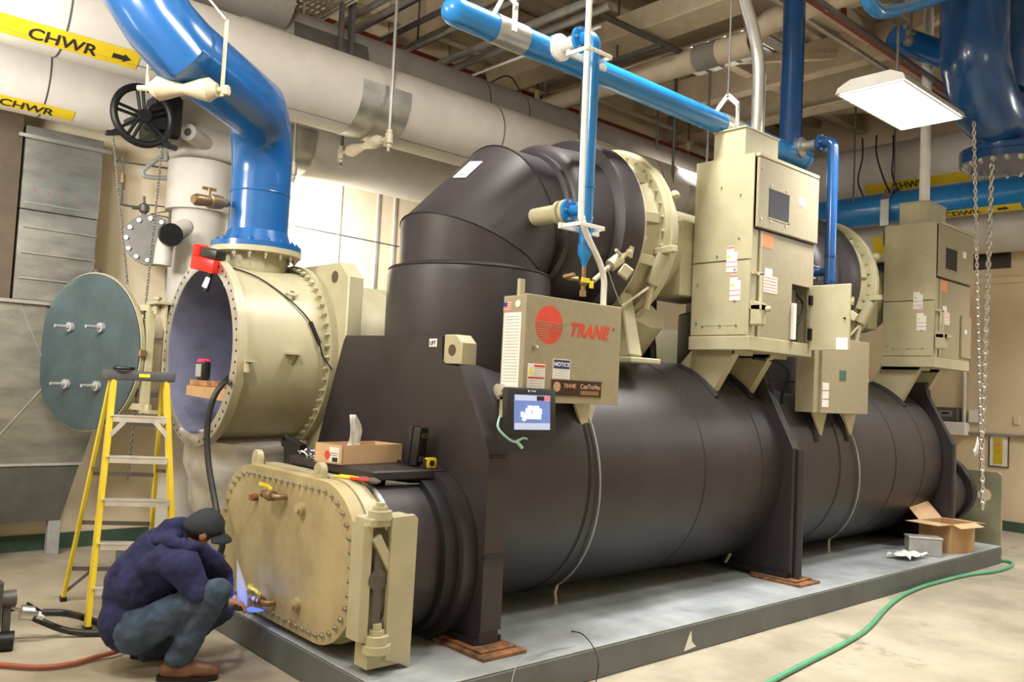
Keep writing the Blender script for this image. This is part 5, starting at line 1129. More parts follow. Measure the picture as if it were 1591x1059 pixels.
# ================================================================== HOSES AND WIRES ON THE FLOOR
gh = [(4.0, -.74), (4.58, -.65), (5.1, -.59), (5.62, -.537), (6.1, -.47), (6.5, -.38), (7.03, -.235), (7.63, -.105), (8.1, -.055), (8.48, -.045), (9.2, -.07), (9.72, -.16), (10.18, -.16), (10.45, -.10), (10.52, -.02), (10.49, .10), (10.48, .6)]
tag(obj('garden_hose', MB().tube(smoothpath([(x, y, .018) for x, y in gh], 5), .017, 12), GREENH), 'green hose snaking over the floor along the pad at lower right', 'hose')
rhp = [at(-30, 1032, 2, .02), at(0, 1032, 2, .02), at(60, 1036, 2, .02), at(110, 1031, 2, .02), at(150, 1020, 2, .02), at(180, 1012, 2, .03), at(215, 1000, 2, .03)]
tag(obj('red_air_hose', MB().tube(smoothpath(rhp, 5), .014, 12), REDH), 'red-brown hose on the floor left of the crouching person', 'hose')
wl_ = [at(770, 1075, 1, -.05), at(800, 1035, 1, -.02), at(850, 1010, 1, 0), at(900, 1002, 1, .05)]
tag(obj('thin_wire', MB().tube(smoothpath([at(888, 980, 2, .195), at(905, 985, 2, .23), at(922, 1005, 2, .25), at(930, 1030, 1, -.05), at(926, 1060, 1, -.1), at(922, 1100, 1, -.12)], 6), .0035, 6), DARKM), 'thin black wire curling over the front edge of the pad', 'wire')
tag(obj('thin_wire', MB().tube(smoothpath([at(795, 1062, 1, -.05), at(800, 1040, 1, -.03), at(815, 1020, 1, -.01), at(850, 1010, 2, .20), at(895, 1002, 2, .20)], 6), .0025, 6), GREYBOX), 'fine grey wire lying over the pad edge left of the black wire', 'wire')
mc = thing('vacuum_pump', (1.15, 2.45, 0), 'dark machine with wheel and hose fitting at the left edge of the floor', 'machine')
q = at(0, 1005, 2, 0)
obj('body', MB().box((q.x - .45, q.y - .1, .10), (q.x - .02, q.y + .25, .42), .03).cyl((q.x - .05, q.y, .28), (q.x + .06, q.y, .28), .05, 16), DGREY, mc)
obj('wheel', MB().cyl((q.x - .06, q.y - .06, .055), (q.x + .05, q.y - .09, .055), .055, 24), DARKM, mc); obj('strut', MB().bar((q.x + .02, q.y, .08), (q.x + .02, q.y, .30), .04, .04), DGREY, mc)
g1_ = at(15, 942, 1, q.y); g2_ = at(62, 955, 1, q.y)
obj('pipe_fitting', MB().cyl(g1_, g2_, .014, 10).cyl(g1_.lerp(g2_, .35) - V((0, 0, .015)), g1_.lerp(g2_, .75) + V((0, 0, .0)), .045, 16).cyl(g1_.lerp(g2_, .9), g2_ + (g2_ - g1_) * .12, .026, 6), STEEL, mc)
obj('lever', MB().tube([at(65, 950, 1, q.y), at(42, 936, 1, q.y)], .008, 8).tube([at(10, 950, 1, q.y), at(35, 945, 1, q.y)], .006, 6), DARKM, mc)
tag(obj('black_floor_hose', MB().tube(smoothpath([at(66, 951, 1, q.y), at(100, 952, 1, q.y - .02), at(130, 959, 2, .06), at(160, 970, 2, .03), at(200, 985, 2, .025)], 5), .022, 12), RUBBER), 'black hose between the machine at the left edge and the crouching person', 'hose')
# ================================================================== LEFT SIDE
tag(obj('steel_column', MB().box((1.26, 4.82, 0), (1.56, 4.85, 5.7)).box((1.26, 5.10, 0), (1.56, 5.13, 5.7)).box((1.40, 4.85, 0), (1.42, 5.10, 5.7)), BROWN), 'brown painted steel column at the left edge behind the duct', 'column')
dt = thing('sheet_metal_duct', (1.9, 4.95, .3), 'tall galvanised sheet metal duct with flared hood on the back wall at left', 'duct')
DY = 4.80; W0 = WY - .005
obj('upper_duct', MB().box((1.58, DY, 3.0), (2.20, W0, 3.72), .004), GALVD, dt)
obj('upper_duct', MB().box((1.58, DY + .01, 2.22), (2.20, W0, 2.995), .004), GALVD, dt)
mb = MB()
for z in (2.40, 2.62, 2.84, 3.05): mb.box((1.61, DY - .008, z), (2.205, DY, z + .012))
obj('duct_seam', mb, GALV, dt)
obj('hanger_bar', MB().bar((1.52, DY - .03, 3.62), (2.26, DY - .03, 3.62), .03, .03), GALV, dt); obj('hanger_bar', MB().bar((1.40, DY - .03, 2.20), (2.75, DY - .03, 2.20), .03, .03), GALV, dt)
bolts(dt, [(1.68 + k * .11, DY, 3.16) for k in range(5)], (0, -1, 0), .007, .004, mat('red_sealant_dab', (.5, .08, .06), .6), 'rivet', 8)
mb = MB()
A = [(1.40, DY, 2.19), (2.55, DY, 2.19), (2.55, W0, 2.19), (1.40, W0, 2.19)]
def hexa(mb, lo, hi):
    a = [mb.bm.verts.new(p) for p in lo]; b_ = [mb.bm.verts.new(p) for p in hi]
    mb.bm.faces.new(a[::-1]); mb.bm.faces.new(b_)
    for i in range(4): mb.bm.faces.new((a[i], a[(i + 1) % 4], b_[(i + 1) % 4], b_[i]))
    return mb
obj('flared_hood', hexa(MB(), [(1.30, DY, .82), (2.22, DY, .82), (2.22, W0, .82), (1.30, W0, .82)], [(1.45, DY, 2.18), (2.56, DY, 2.18), (2.56, W0, 2.18), (1.45, W0, 2.18)]), GALVD, dt)
obj('hood_crease', MB().bar((1.64, DY - .004, 2.17), (1.92, DY - .004, 1.55), .012, .008).bar((1.92, DY - .004, 1.55), (1.40, DY - .004, .84), .012, .008), GALV, dt)
obj('hood_lip', MB().box((1.28, DY - .01, .80), (2.23, W0, .82)), ALU, dt)
obj('hood_mouth', hexa(MB(), [(1.34, DY + .12, .30), (2.11, DY + .12, .30), (2.13, W0, .30), (1.34, W0, .30)], [(1.30, DY, .80), (2.20, DY, .80), (2.20, W0, .80), (1.30, W0, .80)]), mat('dark_hood_mesh', (.10, .10, .085), .7), dt)
obj('hood_leg', MB().box((2.02, 4.92, 0), (2.12, 5.0, .31), .004), GREYBOX, dt)
obj('paper_tag', MB().box((2.03, DY - .006, 1.90), (2.12, DY - .004, 2.0)), PAPER, dt)

# black handwheel valve
HW = at(222, 180, 1, 3.75); va = thing('chainwheel_valve', HW, 'big black spoked chain wheel on a valve left of the blue elbow', 'valve')
ax_ = V((.10, -1, 0)).normalized(); Rw = at(268, 180, 1, 3.75).x - HW.x
Rw = .232
hwc = HW
obj('rim', MB().torus(hwc, ax_, Rw, .030, 48, 10), DARKM, va)
x_, y_, z_ = MB.frame(None, (0, 0, 0), ax_)
for k in range(5):
    a = .5 + 2 * PI * k / 5; dv_ = x_ * math.cos(a) + y_ * math.sin(a); pv = z_.cross(dv_)
    obj('spoke', MB().tube([hwc + pv * .018 + dv_ * .03, hwc + pv * .024 + dv_ * Rw], .014, 8).tube([hwc - pv * .018 + dv_ * .03, hwc - pv * .024 + dv_ * Rw], .014, 8), DARKM, va)
obj('hub', MB().cyl(hwc - ax_ * .06, hwc + ax_ * .05, .05, 20), DARKM, va)
obj('stem', MB().cyl(hwc - ax_ * .06, hwc - ax_ * .30, .03, 12), DARKM, va)
obj('gearbox', MB().box(hwc + V((.14, .10, -.10)), hwc + V((.36, .55, .28)), .03).cyl(hwc + V((.16, .25, .05)), hwc + V((.16, .05, .05)), .11, 20), DARKM, va)
obj('chain_guide', MB().bar(hwc + V((-.27, -.02, -.21)), hwc + V((-.16, -.02, -.18)), .03, .04).bar(hwc + V((.16, -.02, -.20)), hwc + V((.28, -.02, -.21)), .03, .04).tube([hwc + V((-.27, 0, -.22)), hwc, hwc + V((.27, 0, -.22))], .012, 8), DARKM, va)
lt = at(176, 212, 1, 3.75); lb_ = at(198, 440, 1, 3.75)
chain('pull_chain', lt, lb_, DGREY, 'left strand of the thin pull chain below the black wheel', .030, .003)
r_t = at(254, 212, 1, 3.75); r_m = at(233, 410, 1, 3.75); r_b = at(198, 745, 1, 3.75)
chain('pull_chain', r_t, r_m, DGREY, 'right strand of the pull chain passing in front of the bolted blind flange', .036, .0035)
chain('pull_chain', r_m, r_b, DGREY, 'lower strand of the pull chain seen through the yellow stepladder', .036, .0035)

# white vertical insulated pipes in the back
vp = thing('white_riser', (3.15, 4.6, 0), 'fat white insulated vertical pipe with valve body behind the blue riser', 'pipe')
VY = 4.45
cx_ = at(312, 300, 1, VY).x
obj('pipe', MB().cyl((cx_, VY, 0), (cx_, VY, 4.05), .24, 48), WHITE, vp)
obj('fat_section', MB().lathe((cx_, VY, at(300, 330, 1, VY).z), (cx_, VY, 9), [(0, .0), (0, .30), (.45, .30), (.45, .24)], 48), WHITE, vp)
obj('valve_block', MB().box((cx_ - .30, VY - .3, 3.62), (cx_ + .3, VY + .1, 3.9), .05, seg=3), WHITE, vp)
n0 = at(292, 205, 1, VY - .45); n1 = at(330, 232, 1, VY - .15)
obj('stub', MB().cyl(n0, n1, .075, 24), WHITE, vp); obj('stub_bore', MB().cyl(n0 - (n1 - n0).normalized() * .002, n0 - (n1 - n0).normalized() * .001, .035, 16), DGREY, vp)
# lower white pipe with dark strainer
wp = thing('white_elbow_pipe', (3.0, 4.2, 1.9), 'white painted pipe elbow with black round cap right of the bolted blind flange', 'pipe')
c_ = at(257, 367, 1, 4.2); cc = at(255, 400, 1, 4.2)
obj('pipe', MB().tube(smoothpath([at(290, 352, 1, 4.3), at(266, 362, 1, 4.25), at(257, 380, 1, 4.2), at(252, 412, 1, 4.2)], 5), .075, 20), WHITE, wp)
obj('black_cap', MB().cyl(c_ + V((0, -.10, 0)), c_ + V((0, -.15, 0)), .10, 28), DARKM, wp)
# pipe under the mouth and wrinkled white flexible jacket
jp = thing('white_lower_pipe', (2.95, 3.3, 0), 'white glossy wrinkled pipe jacket below the open water box', 'pipe')
pts = [(2.86, KY + .05, 1.25), (2.88, KY + .10, .95), (2.95, KY + .2, .55), (3.05, KY + .35, .2), (3.1, KY + .4, .02)]
obj('jacket', MB().tube(smoothpath(pts, 6), .30, 36, rs=[.50 - .010 * i + .012 * math.sin(i * 1.6) for i in range(25)]), mat('glossy_white_jacket', (.62, .60, .55), .3, var=.1, bump=.5, bscale=4), jp)
# blind flange
bf = thing('blind_flange', at(232, 372, 1, 4.75), 'dark round blind flange with a ring of bolts on a cream pipe stub', 'flange')
FC = at(232, 372, 1, 4.70); fa = V((-.45, -.9, 0)).normalized()
obj('plate', MB().cyl(FC, FC - fa * .03, .235, 44), DGREY, bf); obj('mating_flange', MB().cyl(FC - fa * .031, FC - fa * .065, .24, 44).cyl(FC - fa * .065, FC - fa * .45, .17, 32), BEIGE, bf)
bolts(bf, circ(FC, fa, .195, 12), fa, .020, .025, STEEL, 'bolt')
# small instrument piping
def at2(px, py): return at(px, py, 1, 4.75)
tp = thing('instrument_piping', at2(190, 240), 'thin black tubing loop with small needle valves on the cream wall', 'piping')
obj('tube', MB().tube([at2(265, 262), at2(180, 250), at2(191, 240), at2(189, 318), at2(214, 322)], .010, 8), DGREY, tp)
obj('valve', MB().cyl(at2(190, 270), at2(190, 284), .028, 10).bar(at2(193, 276), at2(193, 295), .012, .012), BRASS, tp)
obj('needle_valve', MB().lathe(at2(224, 345), at2(224, 308), [(0, .02), (.08, .02), (.10, .045), (.16, .045), (.18, .012), (.24, .012)], 12).cyl(at2(206, 322), at2(232, 324), .018, 8), DGREY, tp)
obj('bracket_wire', MB().tube([at2(232, 318), at2(260, 322), at2(262, 328), at2(234, 332), at2(262, 338)], .007, 6), DGREY, tp)
gp = thing('grey_bent_conduit', at2(222, 262), 'grey bent conduit on the cream wall beside the white riser', 'conduit')
obj('tube', MB().tube(smoothpath([at2(284, 226), at2(262, 236), at2(225, 262), at2(222, 270), at2(230, 275), at2(262, 277)], 5), .022, 12), GREYBOX, gp); obj('fitting', MB().cyl(at2(258, 238), at2(258, 250), .03, 10), GREYBOX, gp)
tag(obj('strut_post', MB().box((at2(264, 300).x, 4.7, 2.75), (at2(272, 300).x, 4.75, 3.45)), GALV), 'galvanised strut post between the wall tubing and the white riser', 'strut')
tag(obj('white_service_pipe', MB().cyl((1.9, 5.0, 1.45), (4.2, 5.0, 1.45), .045, 16), WHITE), 'thin white horizontal pipe low on the back wall behind the stepladder', 'pipe')
rodline('wall_line', [V((2.6, 5.15, 1.98)), V((4.0, 5.15, 1.98))], .012, GREYBOX, 'thin grey line across the wall between the open cover and the water box', 'conduit')
rodline('small_bent_tube', smoothpath([at(258, 418, 1, 5.19), at(258, 448, 1, 5.19), at(262, 453, 1, 5.19), at(272, 454, 1, 5.19)], 4), .010, GALV, 'small bent metal tube on the wall below the white elbow pipe', 'tube')

# ================================================================== STEPLADDER
FL = at(138, 980, 2, 0); FR = at(270, 980, 2, 0); RL = at(97, 937, 2, 0); RR = RL + (FR - FL) * 1.0
RRp = at(226, 930, 2, 0); RR = RRp
TL = at(163, 590, 1, FL.y + .20); 
dz = 1.62
mid = (FL + FR + RL + RR) / 4
fu = (FR - FL).normalized(); bu = ((RL + RR) / 2 - (FL + FR) / 2).normalized()
FL, FR = (FL + FR) / 2 - fu * .27, (FL + FR) / 2 + fu * .27
RC = (RL + RR) / 2; RL, RR = RC - fu * .28, RC + fu * .28
TC = (FL + FR) / 2 + bu * .26 + V((0, 0, dz)); TL = TC - fu * .165; TR = TC + fu * .165
ld = thing('stepladder', mid - V((0, 0, mid.z)), 'yellow fibreglass stepladder with aluminium steps in front of the open round cover', 'ladder')
def fpos(t, s): # on the front plane, t = 0 floor .. 1 top, s = 0 left .. 1 right
    a = FL.lerp(TL, t); b_ = FR.lerp(TR, t); return a.lerp(b_, s)
for s, nm in ((0, 0), (1, 1)):
    obj('front_rail', MB().bar(fpos(0.012, s), fpos(1, s), .030, .075, bu, .003), YEL, ld)
    q = (RL if s == 0 else RR); tq = (TL if s == 0 else TR) + bu * .08
    obj('rear_rail', MB().bar(q + V((0, 0, .02)), tq, .025, .045, bu, .003), YEL, ld)
    obj('rubber_foot', MB().bar(fpos(0, s) - V((0, 0, 0)), fpos(.018, s), .045, .09, bu), DARKM, ld)
    obj('rubber_foot', MB().bar(q, q + V((0, 0, .03)), .04, .06, bu), DARKM, ld)
for k, t in enumerate((.165, .335, .505, .675, .84)):
    a, b_ = fpos(t, .04), fpos(t, .96)
    obj('step', MB().bar(a, b_, .006, .082, (0, 0, 1)).bar(a - bu * .04 - V((0, 0, .012)), b_ - bu * .04 - V((0, 0, .012)), .038, .006, (0, 0, 1)) if False else MB().bar(a + bu * .0, b_ + bu * .0, .085, .008, (0, 0, 1)).bar(a - bu * .038 - V((0, 0, .018)), b_ - bu * .038 - V((0, 0, .018)), .006, .045, (0, 0, 1)), ALU, ld)
for s in (0, 1):
    a = fpos(.82, .08 if s == 0 else .92) - bu * .03 ; b_ = fpos(.76, .02 if s == 0 else .98) - bu * .03; c_2 = fpos(.835, .30 if s == 0 else .70) - bu * .03
    obj('step_brace', MB().bar(b_, c_2, .006, .03, (0, 0, 1)), ALU, ld)
for t in (.15, .36, .58, .80):
    a = RL.lerp(TL + bu * .08, t); b_ = RR.lerp(TR + bu * .08, t); obj('rear_brace', MB().bar(a, b_, .012, .028, (0, 0, 1)), DGREY, ld)
obj('rear_brace', MB().bar(RL.lerp(TL + bu * .08, .04), RL.lerp(TL + bu * .08, .15).lerp(RR.lerp(TR + bu * .08, .15), .3), .01, .02), DGREY, ld)
for s in (0, 1):
    a = fpos(.62, s); b_ = (RL if s == 0 else RR).lerp((TL if s == 0 else TR) + bu * .08, .60); obj('spreader_bar', MB().bar(a, b_, .008, .022, (0, 0, 1)), BROWN, ld)
tc = (TL + TR) / 2 + bu * .05 + V((0, 0, .012)); Mt = Matrix(((fu.x, bu.x, 0, tc.x), (fu.y, bu.y, 0, tc.y), (0, 0, 1, tc.z), (0, 0, 0, 1)))
obj('top_cap', MB().box((-.215, -.10, -.035), (.215, .11, .03), .012, Mt, 2), mat('dark_grey_ladder_cap', (.07, .07, .08), .6), ld)
obj('cap_label', MB().box((-.02, -.103, -.01), (.05, -.1005, .012), 0, Mt), YLEV, ld)
tag(obj('black_cable_coil', MB().torus(tc + V((-.10, 0, .045)), (0, 0, 1), .06, .012, 24, 8), DARKM), 'small black item lying on the top cap of the stepladder', 'tool')
# ================================================================== CROUCHING PERSON
def skin(name, vs, es, m, parent, sub=2, label=None, root=0):
    B = base_of(parent); me = bpy.data.meshes.new(name); me.from_pydata([tuple(V(p) - B) for p, r in vs], es, []); me.materials.append(m)
    o = bpy.data.objects.new(name, me); COL.objects.link(o); o.parent = parent; o['_w'] = tuple(B)
    md = o.modifiers.new('skin', 'SKIN'); md.use_smooth_shade = True; md.branch_smoothing = 0.6
    if not me.skin_vertices: me.skin_vertices.new()
    for i, (p, r) in enumerate(vs):
        sv = me.skin_vertices[0].data[i]; sv.radius = (r, r) if not isinstance(r, tuple) else r; sv.use_root = (i == root)
    s = o.modifiers.new('sub', 'SUBSURF'); s.levels = sub; s.render_levels = sub
    if label: o['label'] = label
    return o
R_, U_, F_ = CR, CU, CF
foot = at(268, 1052, 2, 0)
pe = thing('person', foot, 'person in navy hoodie, jeans and black cap crouching at the bolted cover with a torch', 'person')
hip = ad(203, 962, 4.72); waist = ad(198, 925, 4.74); chest = ad(222, 880, 4.74); uch = ad(262, 853, 4.74); neck = ad(292, 838, 4.74); hc_ = ad(316, 819, 4.74)
shR = ad(285, 872, 4.56); shL = ad(300, 850, 4.92); elR = ad(318, 925, 4.56); elL = ad(345, 890, 4.98)
wrR = ad(343, 935, 4.76); wrL = ad(352, 925, 5.05)
hipR = ad(218, 975, 4.62); hipL = ad(222, 962, 4.84); knR = ad(337, 919, 4.58); knL = ad(346, 945, 5.0)
anR = ad(276, 1026, 4.60); anL = ad(232, 1020, 4.92)
up_h = (R_ * .42 + U_ * .90).normalized(); fw = (R_ * .80 - U_ * .42 + F_ * .42); fw = (fw - up_h * fw.dot(up_h)).normalized(); sd_ = fw.cross(up_h)
# body: one continuous skin mesh with head, arms, five-fingered hands and legs
vs = []; es = []
def add(p, r, par=None):
    vs.append((V(p), r)); i = len(vs) - 1
    if par is not None: es.append((par, i))
    return i
b0 = add(hip, .11); b1 = add(waist, .11, b0); b2 = add(chest, .12, b1); b3 = add(uch, .10, b2); b4 = add(neck, .058, b3)
h1 = add(hc_ - up_h * .045, .068, b4); h2 = add(hc_ + up_h * .005, .083, h1); h3 = add(hc_ + up_h * .055, .070, h2)
jw = add(hc_ - up_h * .065 + fw * .058, .034, h1); ns = add(hc_ - up_h * .018 + fw * .098, .012, h2)
def hand(wr, par, fdir, updir, side, curl):
    f = fdir.normalized(); u = (updir - f * updir.dot(f)).normalized(); s = f.cross(u) * side
    p1 = add(wr + f * .045, .030, par); p2 = add(wr + f * .080, .026, p1)
    for k, (off, L) in enumerate(((-.030, .030), (-.010, .034), (.011, .032), (.030, .026))):
        a = wr + f * .098 + s * off; d1 = (f - u * curl * .5).normalized(); d2 = (f - u * curl * 1.6).normalized(); d3 = (-f * .3 - u).normalized()
        q = add(a, .0095, p2); q = add(a + d1 * L, .0090, q); q = add(a + d1 * L + d2 * (L * .8), .0085, q); q = add(a + d1 * L + d2 * (L * .8) + d3 * (L * .7), .0078, q)
    t = add(wr + f * .04 + s * -.035 - u * .01, .011, p1); t = add(wr + f * .07 + s * -.050 - u * .03, .0100, t); add(wr + f * .095 + s * -.040 - u * .045, .0090, t)
for sh, el, wr, sd in ((shR, elR, wrR, 1), (shL, elL, wrL, -1)):
    a = add(sh, .055, b3); a = add(el, .042, a); a = add(wr, .027, a)
    hand(wr, a, (R_ * .9 + F_ * .35 - U_ * .15) if sd > 0 else (R_ * .8 + F_ * .5 - U_ * .5), U_, sd, 1.0)
for hp, kn, an in ((hipR, knR, anR), (hipL, knL, anL)):
    a = add(hp, .075, b0); a = add(kn, .052, a); a = add(an + U_ * .03, .036, a)
skin('body', vs, es, SKIN, pe, 2)
def blob(name, segs, ells, m, parent, vox=.010, label=None, smooth=6):
    mb = MB()
    for a, ra, b, rb in segs:
        a = V(a); b = V(b); L = (b - a).length; pr_ = [(-ra * math.cos(PI / 2 * k / 5), max(.0004, ra * math.sin(PI / 2 * k / 5))) for k in range(6)] + [(L + rb * math.sin(PI / 2 * k / 5), max(.0004, rb * math.cos(PI / 2 * k / 5))) for k in range(6)]
        mb.lathe(a, b, pr_, 20)
    for c, ax, (r1, r2, r3) in ells:      # ellipsoid: long axis ax, second axis towards the camera side
        x = V(ax).normalized(); y = (F_ - x * F_.dot(x)).normalized(); z = x.cross(y); c = V(c)
        mb.sph((0, 0, 0), 1, (r1, r2, r3), 24, 16, Matrix(((x.x, y.x, z.x, 0), (x.y, y.y, z.y, 0), (x.z, y.z, z.z, 0), (0, 0, 0, 1)))) if False else None
        g = bmesh.ops.create_uvsphere(mb.bm, u_segments=24, v_segments=16, radius=1)['verts']
        for q in g: q.co = c + x * (q.co.x * r1) + y * (q.co.y * r2) + z * (q.co.z * r3)
    o = obj(name, mb, m, parent, label=label)
    r = o.modifiers.new('remesh', 'REMESH'); r.mode = 'VOXEL'; r.voxel_size = vox; r.use_smooth_shade = True
    t = o.modifiers.new('smooth', 'SMOOTH'); t.iterations = smooth; t.factor = .6
    return o
def folds(o, s, depth, seed=0):
    tx_ = bpy.data.textures.new(o.name + '_folds', 'CLOUDS'); tx_.noise_scale = s; tx_.noise_depth = 2
    d = o.modifiers.new('folds', 'DISPLACE'); d.texture = tx_; d.strength = depth; d.mid_level = .5; d.texture_coords = 'GLOBAL'
# hoodie
hj = blob('hoodie', [
    (ad(262, 868, 4.62), .095, ad(284, 878, 4.57), .092), (ad(284, 878, 4.57), .090, ad(308, 920, 4.56), .072), (ad(308, 920, 4.56), .072, ad(326, 930, 4.66), .055), (ad(326, 930, 4.66), .052, wrR, .040),
    (ad(275, 860, 4.86), .095, shL, .080), (shL, .080, elL, .065), (elL, .063, wrL, .042),
    (ad(192, 968, 4.73), .135, ad(208, 900, 4.74), .150), (ad(208, 900, 4.74), .155, ad(248, 855, 4.74), .135), (ad(248, 855, 4.74), .125, ad(285, 846, 4.74), .085), (ad(225, 915, 4.74), .145, ad(275, 880, 4.74), .125)],
    [(ad(200, 955, 4.73), U_ + R_ * .2, (.20, .185, .150)), (ad(222, 905, 4.74), U_ * 1.1 + R_ * .6, (.21, .20, .150)), (ad(255, 872, 4.74), R_ + U_ * .5, (.17, .20, .12))],
    HOODIE, pe, .011, 'navy blue hooded sweatshirt'); folds(hj, .10, .035)
hd_ = blob('hood', [(ad(245, 838, 4.68), .045, ad(262, 818, 4.72), .050), (ad(262, 818, 4.72), .050, ad(285, 815, 4.80), .045), (ad(285, 815, 4.80), .042, ad(306, 828, 4.84), .035),
    (ad(245, 838, 4.68), .045, ad(268, 843, 4.60), .042), (ad(268, 843, 4.60), .042, ad(296, 850, 4.61), .036), (ad(296, 850, 4.61), .034, ad(310, 848, 4.66), .026)],
    [(ad(262, 835, 4.70), R_ + U_ * .2, (.085, .10, .05))], HOODIE, pe, .009, 'bunched navy hood'); folds(hd_, .06, .02)
# jeans
jn = blob('jeans', [
    (hip + U_ * .02, .135, ad(215, 978, 4.63), .130), (ad(215, 978, 4.63), .122, ad(280, 948, 4.60), .098), (ad(280, 948, 4.60), .096, knR, .074),
    (knR, .076, knR.lerp(anR, .30) - R_ * .01, .080), (knR.lerp(anR, .30) - R_ * .01, .078, knR.lerp(anR, .9), .070), (knR.lerp(anR, .9), .070, anR + U_ * .015, .072),
    (hip, .135, ad(222, 965, 4.84), .125), (ad(222, 965, 4.84), .115, knL, .078), (knL, .076, knL.lerp(anL, .35), .078), (knL.lerp(anL, .35), .076, anL + U_ * .02, .068)],
    [], JEANS, pe, .010, 'worn blue jeans'); folds(jn, .07, .028)
def boot(an, d):
    d = V((d.x, d.y, 0)).normalized(); g = V((an.x, an.y, 0)); z = V((0, 0, 1))
    blob('boot', [(an + z * .02, .056, g + z * .065 - d * .015, .058), (g + z * .052 - d * .05, .046, g + z * .055 + d * .06, .052), (g + z * .062 + d * .05, .050, g + z * .048 + d * .165, .042), (g + z * .045 + d * .165, .038, g + z * .042 + d * .195, .032)], [], BOOT, pe, .008)
    mb = MB(); pts = []
    s = V((-d.y, d.x, 0))
    for q, w in ((-.100, .03), (-.08, .043), (.03, .042), (.10, .050), (.17, .048), (.215, .028)): pts.append(g + d * q + s * w)
    for q, w in ((.215, .028), (.17, .048), (.10, .050), (.03, .042), (-.08, .043), (-.100, .03)): pts.append(g + d * q - s * w)
    A = [mb.bm.verts.new((p.x, p.y, .002)) for p in pts]; B_ = [mb.bm.verts.new((p.x, p.y, .026)) for p in pts]; n = len(pts)
    mb.bm.faces.new(A[::-1]); mb.bm.faces.new(B_)
    for i in range(n): mb.bm.faces.new((A[i], A[(i + 1) % n], B_[(i + 1) % n], B_[i]))
    obj('boot_sole', mb, DARKM, pe)
boot(anR, R_ * .9 + F_ * .15); boot(anL, R_ * .9 + F_ * .1)
# cap
mb = MB(); n = 28; rings = []
for i in range(9):
    th = 1.62 * i / 8; ring = []
    for k in range(n):
        a = 2 * PI * k / n; rr = .106 + (.006 * math.cos(a)); d = (fw * math.cos(a) * 1.04 + sd_ * math.sin(a) * .88)
        ring.append(mb.bm.verts.new(hc_ + up_h * (.018 + .100 * math.cos(th)) - fw * .006 + d * (rr * math.sin(th) + .0005) - up_h * (.02 * (1 - math.cos(a)) * math.sin(th))))
    rings.append(ring)
for i in range(8):
    for k in range(n): mb.bm.faces.new((rings[i][k], rings[i][(k + 1) % n], rings[i + 1][(k + 1) % n], rings[i + 1][k]))
cp = obj('cap', mb, CAPM, pe, label='black baseball cap'); cp.modifiers.new('thick', 'SOLIDIFY').thickness = .004
mb = MB(); rows = []
for i in range(6):
    row = []
    for k in range(11):
        a = -1.15 + 2.3 * k / 10; rr = .098 + .075 * (i / 5) * math.cos(a * .95)
        row.append(mb.bm.verts.new(hc_ + up_h * (.012 - .030 * (i / 5)- .018 * abs(math.sin(a)) ** 2) + (fw * math.cos(a) * 1.02 + sd_ * math.sin(a) * .88) * rr))
    rows.append(row)
for i in range(5):
    for k in range(10): mb.bm.faces.new((rows[i][k], rows[i][k + 1], rows[i + 1][k + 1], rows[i + 1][k]))
cb_ = obj('cap_brim', mb, CAPM, cp); cb_.modifiers.new('thick', 'SOLIDIFY').thickness = .006
mb = MB()
Mh = Matrix(((fw.x, sd_.x, up_h.x, 0), (fw.y, sd_.y, up_h.y, 0), (fw.z, sd_.z, up_h.z, 0), (0, 0, 0, 1)))
obj('hair', MB().sph(hc_ - fw * .012 + up_h * .0, .092, (1.02, .90, .82), 24, 16, Mh), HAIR, pe)
for s in (-1, 1): obj('ear', MB().sph(hc_ + sd_ * (s * .084) - up_h * .012, .03, (.7, .35, 1.1), 14, 10, Mh), SKIN, pe)
obj('eye', MB().sph(hc_ + fw * .076 + sd_ * .030 - up_h * .004, .011).sph(hc_ + fw * .076 - sd_ * .030 - up_h * .004, .011), PAPER, pe)
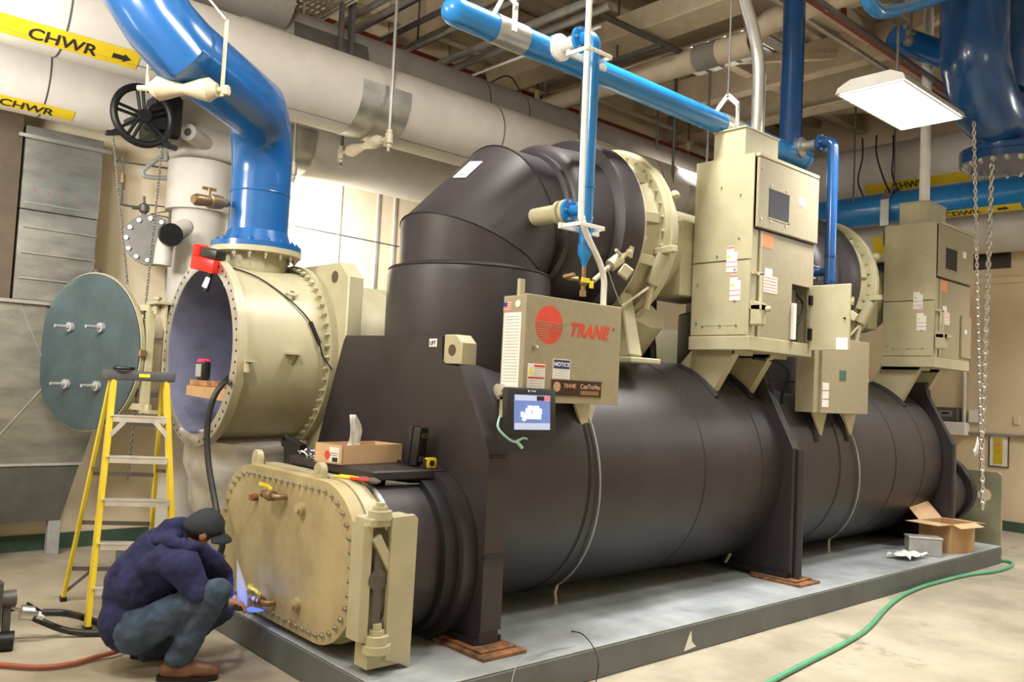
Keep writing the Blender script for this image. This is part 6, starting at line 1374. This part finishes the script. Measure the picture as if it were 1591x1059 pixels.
# torch, hose and flame
TP = at(380, 946, 0, 2.27)
to = thing('brazing_torch', TP, 'brazing torch held in front of the crouching person, its lit tip at the cover edge', 'torch')
hd = wrR + (R_ * .9 + F_ * .35 - U_ * .15).normalized() * .10 - U_ * .03
obj('tube', MB().tube([hd - (TP - hd).normalized() * .10, hd, TP], .008, 10), BRASS, to)
obj('handle', MB().tube([hd - (TP - hd).normalized() * .14, hd + (TP - hd).normalized() * .02], .017, 12), BLKP, to)
obj('tip', MB().cyl(TP - (TP - hd).normalized() * .02, TP + (TP - hd).normalized() * .01, .012, 12), BRASS, to)
fm = bpy.data.materials.new('blue_gas_flame'); fm.use_nodes = True; nt = fm.node_tree; nt.nodes.clear()
ou = nt.nodes.new('ShaderNodeOutputMaterial'); em = nt.nodes.new('ShaderNodeEmission'); tr = nt.nodes.new('ShaderNodeBsdfTransparent'); mx = nt.nodes.new('ShaderNodeMixShader'); lw = nt.nodes.new('ShaderNodeLayerWeight'); tc = nt.nodes.new('ShaderNodeTexCoord'); sx = nt.nodes.new('ShaderNodeSeparateXYZ'); rp_ = nt.nodes.new('ShaderNodeValToRGB'); mt = nt.nodes.new('ShaderNodeMath'); mt.operation = 'MULTIPLY'
mr = nt.nodes.new('ShaderNodeMapRange'); mr.inputs['From Min'].default_value = 0; mr.inputs['From Max'].default_value = .30; mr.inputs['To Min'].default_value = .9; mr.inputs['To Max'].default_value = .0
nt.links.new(tc.outputs['Object'], sx.inputs[0]); nt.links.new(sx.outputs['Z'], mr.inputs['Value'])
rp_.color_ramp.elements[0].color = (.9, .85, .75, 1); rp_.color_ramp.elements[1].color = (.10, .22, 1, 1); nt.links.new(mr.outputs[0], rp_.inputs[0])
nt.links.new(rp_.outputs[0], em.inputs[0]); em.inputs[1].default_value = .9
inv = nt.nodes.new('ShaderNodeMath'); inv.operation = 'SUBTRACT'; inv.inputs[0].default_value = 1.0; lw.inputs[0].default_value = .35; nt.links.new(lw.outputs['Facing'], inv.inputs[1])
nt.links.new(inv.outputs[0], mt.inputs[0]); nt.links.new(mr.outputs[0], mt.inputs[1]); nt.links.new(mt.outputs[0], mx.inputs[0]); nt.links.new(tr.outputs[0], mx.inputs[1]); nt.links.new(em.outputs[0], mx.inputs[2]); nt.links.new(mx.outputs[0], ou.inputs[0])
fb = TP + V((0.0, 0, .0)); ft = at(368, 868, 0, 2.29)
mbf = MB().lathe(fb, ft, [(0, .006), (.03, .022), (.08, .030), (.15, .028), (.21, .018), ((ft - fb).length, .002)], 20)
mbf.lathe(fb, fb + V((.12, -.02, -.02)), [(0, .006), (.04, .018), (.08, .012), (.12, .002)], 16)
fl = obj('flame', mbf, fm, to, label='pale blue flame')
pl_ = bpy.data.lights.new('flame_light', 'POINT'); pl_.energy = .5; pl_.color = (.25, .35, 1); pl_.shadow_soft_size = .04; po = bpy.data.objects.new('flame_light', pl_); COL.objects.link(po); po.location = fb + V((-.02, 0, .09))
# dark object below the knee
tag(obj('black_glove', MB().sph(at(347, 972, 0, 2.25) + V((0, 0, 0)), .045, (1.1, .9, .8)).sph(at(340, 978, 0, 2.25), .04), RUBBER), 'black and dark red glove or tool hanging below the knee of the crouching person', 'glove') if False else None
